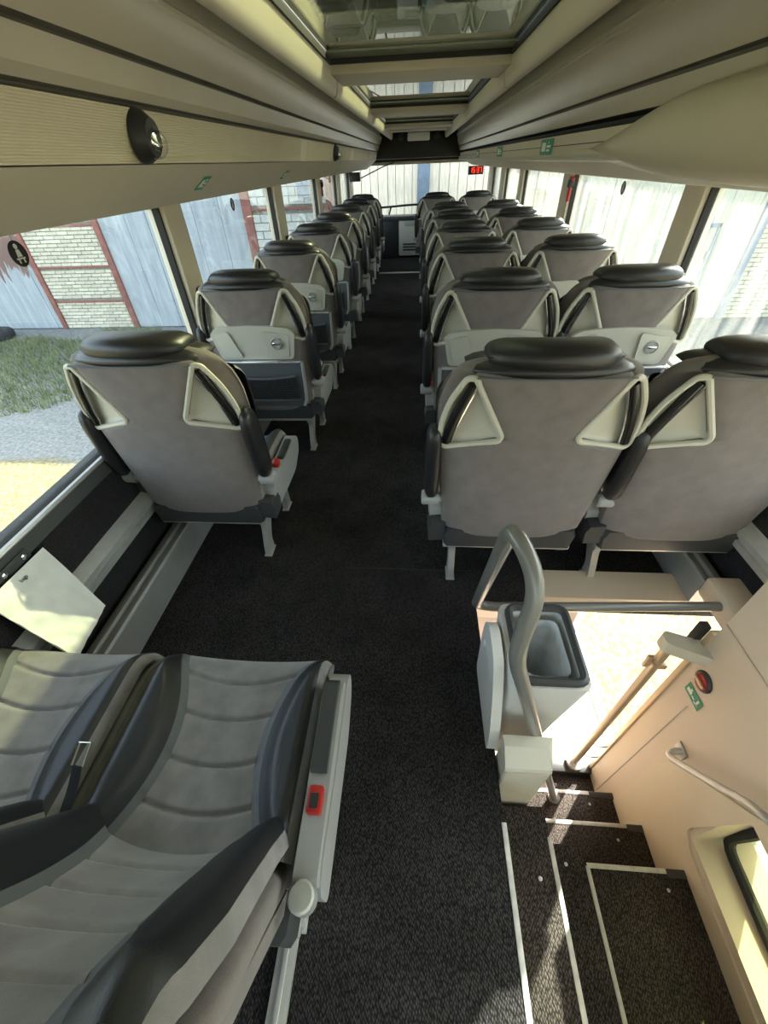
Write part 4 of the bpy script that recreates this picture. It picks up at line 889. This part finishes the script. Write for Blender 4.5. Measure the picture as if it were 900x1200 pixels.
b = MB(); b.add([(-60, -40, GZ), (60, -40, GZ), (60, 40, GZ), (-60, 40, GZ)], [(0, 1, 2, 3)]); b.add([(-60, -40, GZ-0.3), (60, -40, GZ-0.3), (60, 40, GZ-0.3), (-60, 40, GZ-0.3)], [(3, 2, 1, 0)])
struct(b.build('ground', ground_mat(), smooth=0))
# grass patch (blades)
def grass_mat(name, c): return mat(name, c, 0.8, noise=0.3, nscale=3)
gv, gf = [], []; random.seed(11)
def ingrass(x, y):
    return (x+8.3)**2/5.5+(y-8.6)**2/6.5 < 1+0.35*math.sin(x*2.3)+0.3*math.sin(y*3.1+x)
for i in range(17000):
    x, y = random.uniform(-12, -5.2), random.uniform(5.6, 11.1)
    if not ingrass(x, y): continue
    h = random.uniform(0.05, 0.17); a = random.uniform(0, 2*PI); dx, dy = 0.012*math.cos(a), 0.012*math.sin(a); lx, ly = random.uniform(-0.06, 0.06), random.uniform(-0.06, 0.06)
    k = len(gv); gv += [(x-dx, y-dy, GZ), (x+dx, y+dy, GZ), (x+lx, y+ly, GZ+h)]; gf.append((k, k+1, k+2))
b = MB(); b.v, b.f = gv, gf; o = b.build('grass', grass_mat('grass_blades', (0.17, 0.20, 0.085)), smooth=0); tag(o, 'patch of green grass in front of the weathered garage doors', 'grass', kind='stuff')
# tyre lying by the wall
b = MB(); secs = []
for i in range(28):
    a = 2*PI*i/28; secs.append([(math.cos(a)*(0.30+0.11*math.cos(2*PI*k/14)), math.sin(a)*(0.30+0.11*math.cos(2*PI*k/14)), 0.12+0.11*math.copysign(abs(math.sin(2*PI*k/14))**0.6, math.sin(2*PI*k/14))) for k in range(14)])
secs.append(secs[0]); b.loft(secs, False); o = b.build('old_tyre', M['tyre']); o.location = (-11.15, 10.45, GZ); tag(o, 'dark old tyre lying on the gravel by the garage door', 'tyre')

# garage row: one long building facing the bus
g = empty('garage_row', (0, YG, GZ)); tag(g, 'long row of garages with plank doors and brick piers facing the bus', 'building')
GT = 5.6
b = MB(); b.box(-34, 34, 0.16, 6.0, -0.05, GT, 0); b.build('back_wall', M['mortar'], g, 0)
b = MB(); b.box(-34.3, 34.3, -0.25, 6.2, GT, GT+0.18, 0); b.build('roof', M['roofdark'], g, 0)
s_ = YG/10.7
def gx(x): return x*s_
def gz(z): return (z-1.4)*s_+1.4-GZ
def peel_mat():
    m = bpy.data.materials.new('peeling_door_paint'); m.use_nodes = True; N = m.node_tree.nodes; L = m.node_tree.links; bs = N['Principled BSDF']; bs.inputs['Roughness'].default_value = 0.75
    tc = N.new('ShaderNodeTexCoord'); mp = N.new('ShaderNodeMapping'); mp.inputs['Scale'].default_value = (5, 1, 0.5); L.new(tc.outputs['Object'], mp.inputs[0])
    nz = N.new('ShaderNodeTexNoise'); nz.inputs['Scale'].default_value = 2.0; nz.inputs['Detail'].default_value = 7; L.new(mp.outputs[0], nz.inputs['Vector'])
    r = N.new('ShaderNodeValToRGB'); e = r.color_ramp.elements; e[0].position = 0.30; e[0].color = (0.29, 0.32, 0.345, 1); e[1].position = 0.75; e[1].color = (0.45, 0.48, 0.50, 1); L.new(nz.outputs['Fac'], r.inputs[0])
    sp = N.new('ShaderNodeSeparateXYZ'); L.new(tc.outputs['Object'], sp.inputs[0])
    ad = N.new('ShaderNodeMath'); ad.operation = 'MULTIPLY_ADD'; ad.inputs[1].default_value = 1.6; L.new(nz.outputs['Fac'], ad.inputs[0]); L.new(sp.outputs['Z'], ad.inputs[2])
    mr = N.new('ShaderNodeMapRange'); mr.inputs[1].default_value = 2.20; mr.inputs[2].default_value = 2.26; L.new(ad.outputs[0], mr.inputs[0])
    mxx = N.new('ShaderNodeMapRange'); mxx.inputs[1].default_value = -9.70; mxx.inputs[2].default_value = -9.74; L.new(sp.outputs['X'], mxx.inputs[0])
    mu = N.new('ShaderNodeMath'); mu.operation = 'MULTIPLY'; L.new(mr.outputs[0], mu.inputs[0]); L.new(mxx.outputs[0], mu.inputs[1])
    mx = N.new('ShaderNodeMix'); mx.data_type = 'RGBA'; L.new(mu.outputs[0], mx.inputs[0]); L.new(r.outputs[0], mx.inputs[6]); mx.inputs[7].default_value = (0.19, 0.115, 0.095, 1); L.new(mx.outputs[2], bs.inputs['Base Color'])
    bp = N.new('ShaderNodeBump'); bp.inputs['Strength'].default_value = 0.3; bp.inputs['Distance'].default_value = 0.01; L.new(nz.outputs['Fac'], bp.inputs['Height']); L.new(bp.outputs[0], bs.inputs['Normal'])
    return m
M['peel'] = peel_mat()
def planks(name, x0, x1, wd, m, z1=None):
    p = empty(name); p.parent = g; x = gx(x0); xe = gx(x1); i = 0; rnd = random.Random(int(x0*100))
    while x < xe-0.01:
        w_ = min(wd*rnd.uniform(0.85, 1.15), xe-x); bb = MB(); bb.box(x+0.005, x+w_-0.005, 0.02+rnd.uniform(0, 0.02), 0.12, 0.02, GT-0.3, 0.004, 1); bb.build('plank', m, p, 0); x += w_
    return p
def post(x0, x1, m): b = MB(); b.box(gx(x0), gx(x1), -0.03, 0.15, 0, GT, 0.008); b.build('post', m, g)
planks('weathered_door', -13.4, -9.36, 0.85, M['peel']); planks('weathered_door', -7.24, -3.82, 0.62, M['peel'])
planks('weathered_door', -18, -13.5, 0.9, M['peel'])
for a, bq in ((-13.5, -13.4), (-9.36, -9.23), (-7.38, -7.24), (-3.82, -3.62), (-1.95, -1.78)): post(a, bq, M['redpost'])
planks('plank_gate', -1.78, 0.0, 0.19, M['sand_wood']); planks('plank_gate', 0.235, 3.0, 0.19, M['sand_wood'])
post(0.0, 0.235, M['bluepost'])
planks('pale_gate', 3.05, 5.9, 1.1, M['paledoor']); planks('pale_gate', 5.9, 7.1, 0.62, M['paledoor'])
post(7.1, 7.26, M['bluepost'])
# wicket door frame on the pale gate
b = MB(); zt = gz(0.165); b.box(gx(5.85), gx(6.38), -0.01, 0.03, zt-0.04, zt+0.03); b.box(gx(6.33), gx(6.38), -0.01, 0.03, 0.6, zt+0.03); b.build('wicket_frame', M['bluepost'], g, 0)
b = MB(); b.box(gx(6.29), gx(6.35), -0.05, 0.02, gz(-0.45), gz(-0.30), 0.01); b.build('wicket_lock', M['bluepost'], g)
bricks_me = []
def pier(x0, x1, bl, bh, mats, beams, single, stuff_rows=True):
    p = empty('brick_pier'); p.parent = g; xa, xe = gx(x0), gx(x1); rnd = random.Random(int(x0*10)+50)
    b = MB(); b.box(xa, xe, 0.035, 0.16, 0, GT); b.build('mortar_bed', M['mortar'], p, 0)
    for z in beams: b = MB(); b.box(xa, xe, -0.005, 0.1, gz(z)-0.025, gz(z)+0.025, 0.005); b.build('steel_band', M['redpost'], p)
    me = {}
    def bm_(w_, mi):
        k = (round(w_, 2), mi)
        if k not in me:
            q = MB(); q.box(-w_/2, w_/2, 0, 0.06, -bh/2+0.008, bh/2-0.008, 0.006, 1); me[k] = q.mesh('brick', mats[mi], 0)
        return me[k]
    z = bh/2+0.02; r = 0; cnt = 0; rest = MB()
    while z < GT-0.05:
        if not any(abs(z-gz(q)) < bh*0.45 for q in beams):
            x = xa+(0 if r % 2 else -bl/2)
            while x < xe-0.02:
                a, e = max(x, xa)+0.007, min(x+bl, xe)-0.007; x += bl
                if e-a < 0.04: continue
                if single and z < gz(0.75):
                    o = bpy.data.objects.new('brick', bm_(e-a, rnd.randrange(len(mats)))); COL.objects.link(o); o.parent = p; o.location = ((a+e)/2, rnd.uniform(0, 0.014), z); cnt += 1
                else: rest.box(a, e, rnd.uniform(0, 0.012), 0.06, z-bh/2+0.008, z+bh/2-0.008)
        z += bh; r += 1
    if rest.v: o = rest.build('brick_courses', mats[0], p, 0); o['kind'] = 'stuff'
pier(-9.23, -7.38, 0.27, 0.082, M['bricks'], (0.53, -0.28, -1.04), True)
pier(-3.62, -1.95, 0.36, 0.16, [M['whitebrick']], (0.70, -0.6), True)
pier(7.26, 10.5, 0.27, 0.092, M['bricks'], (), False)
planks('weathered_door', 10.55, 14, 0.8, M['peel'])
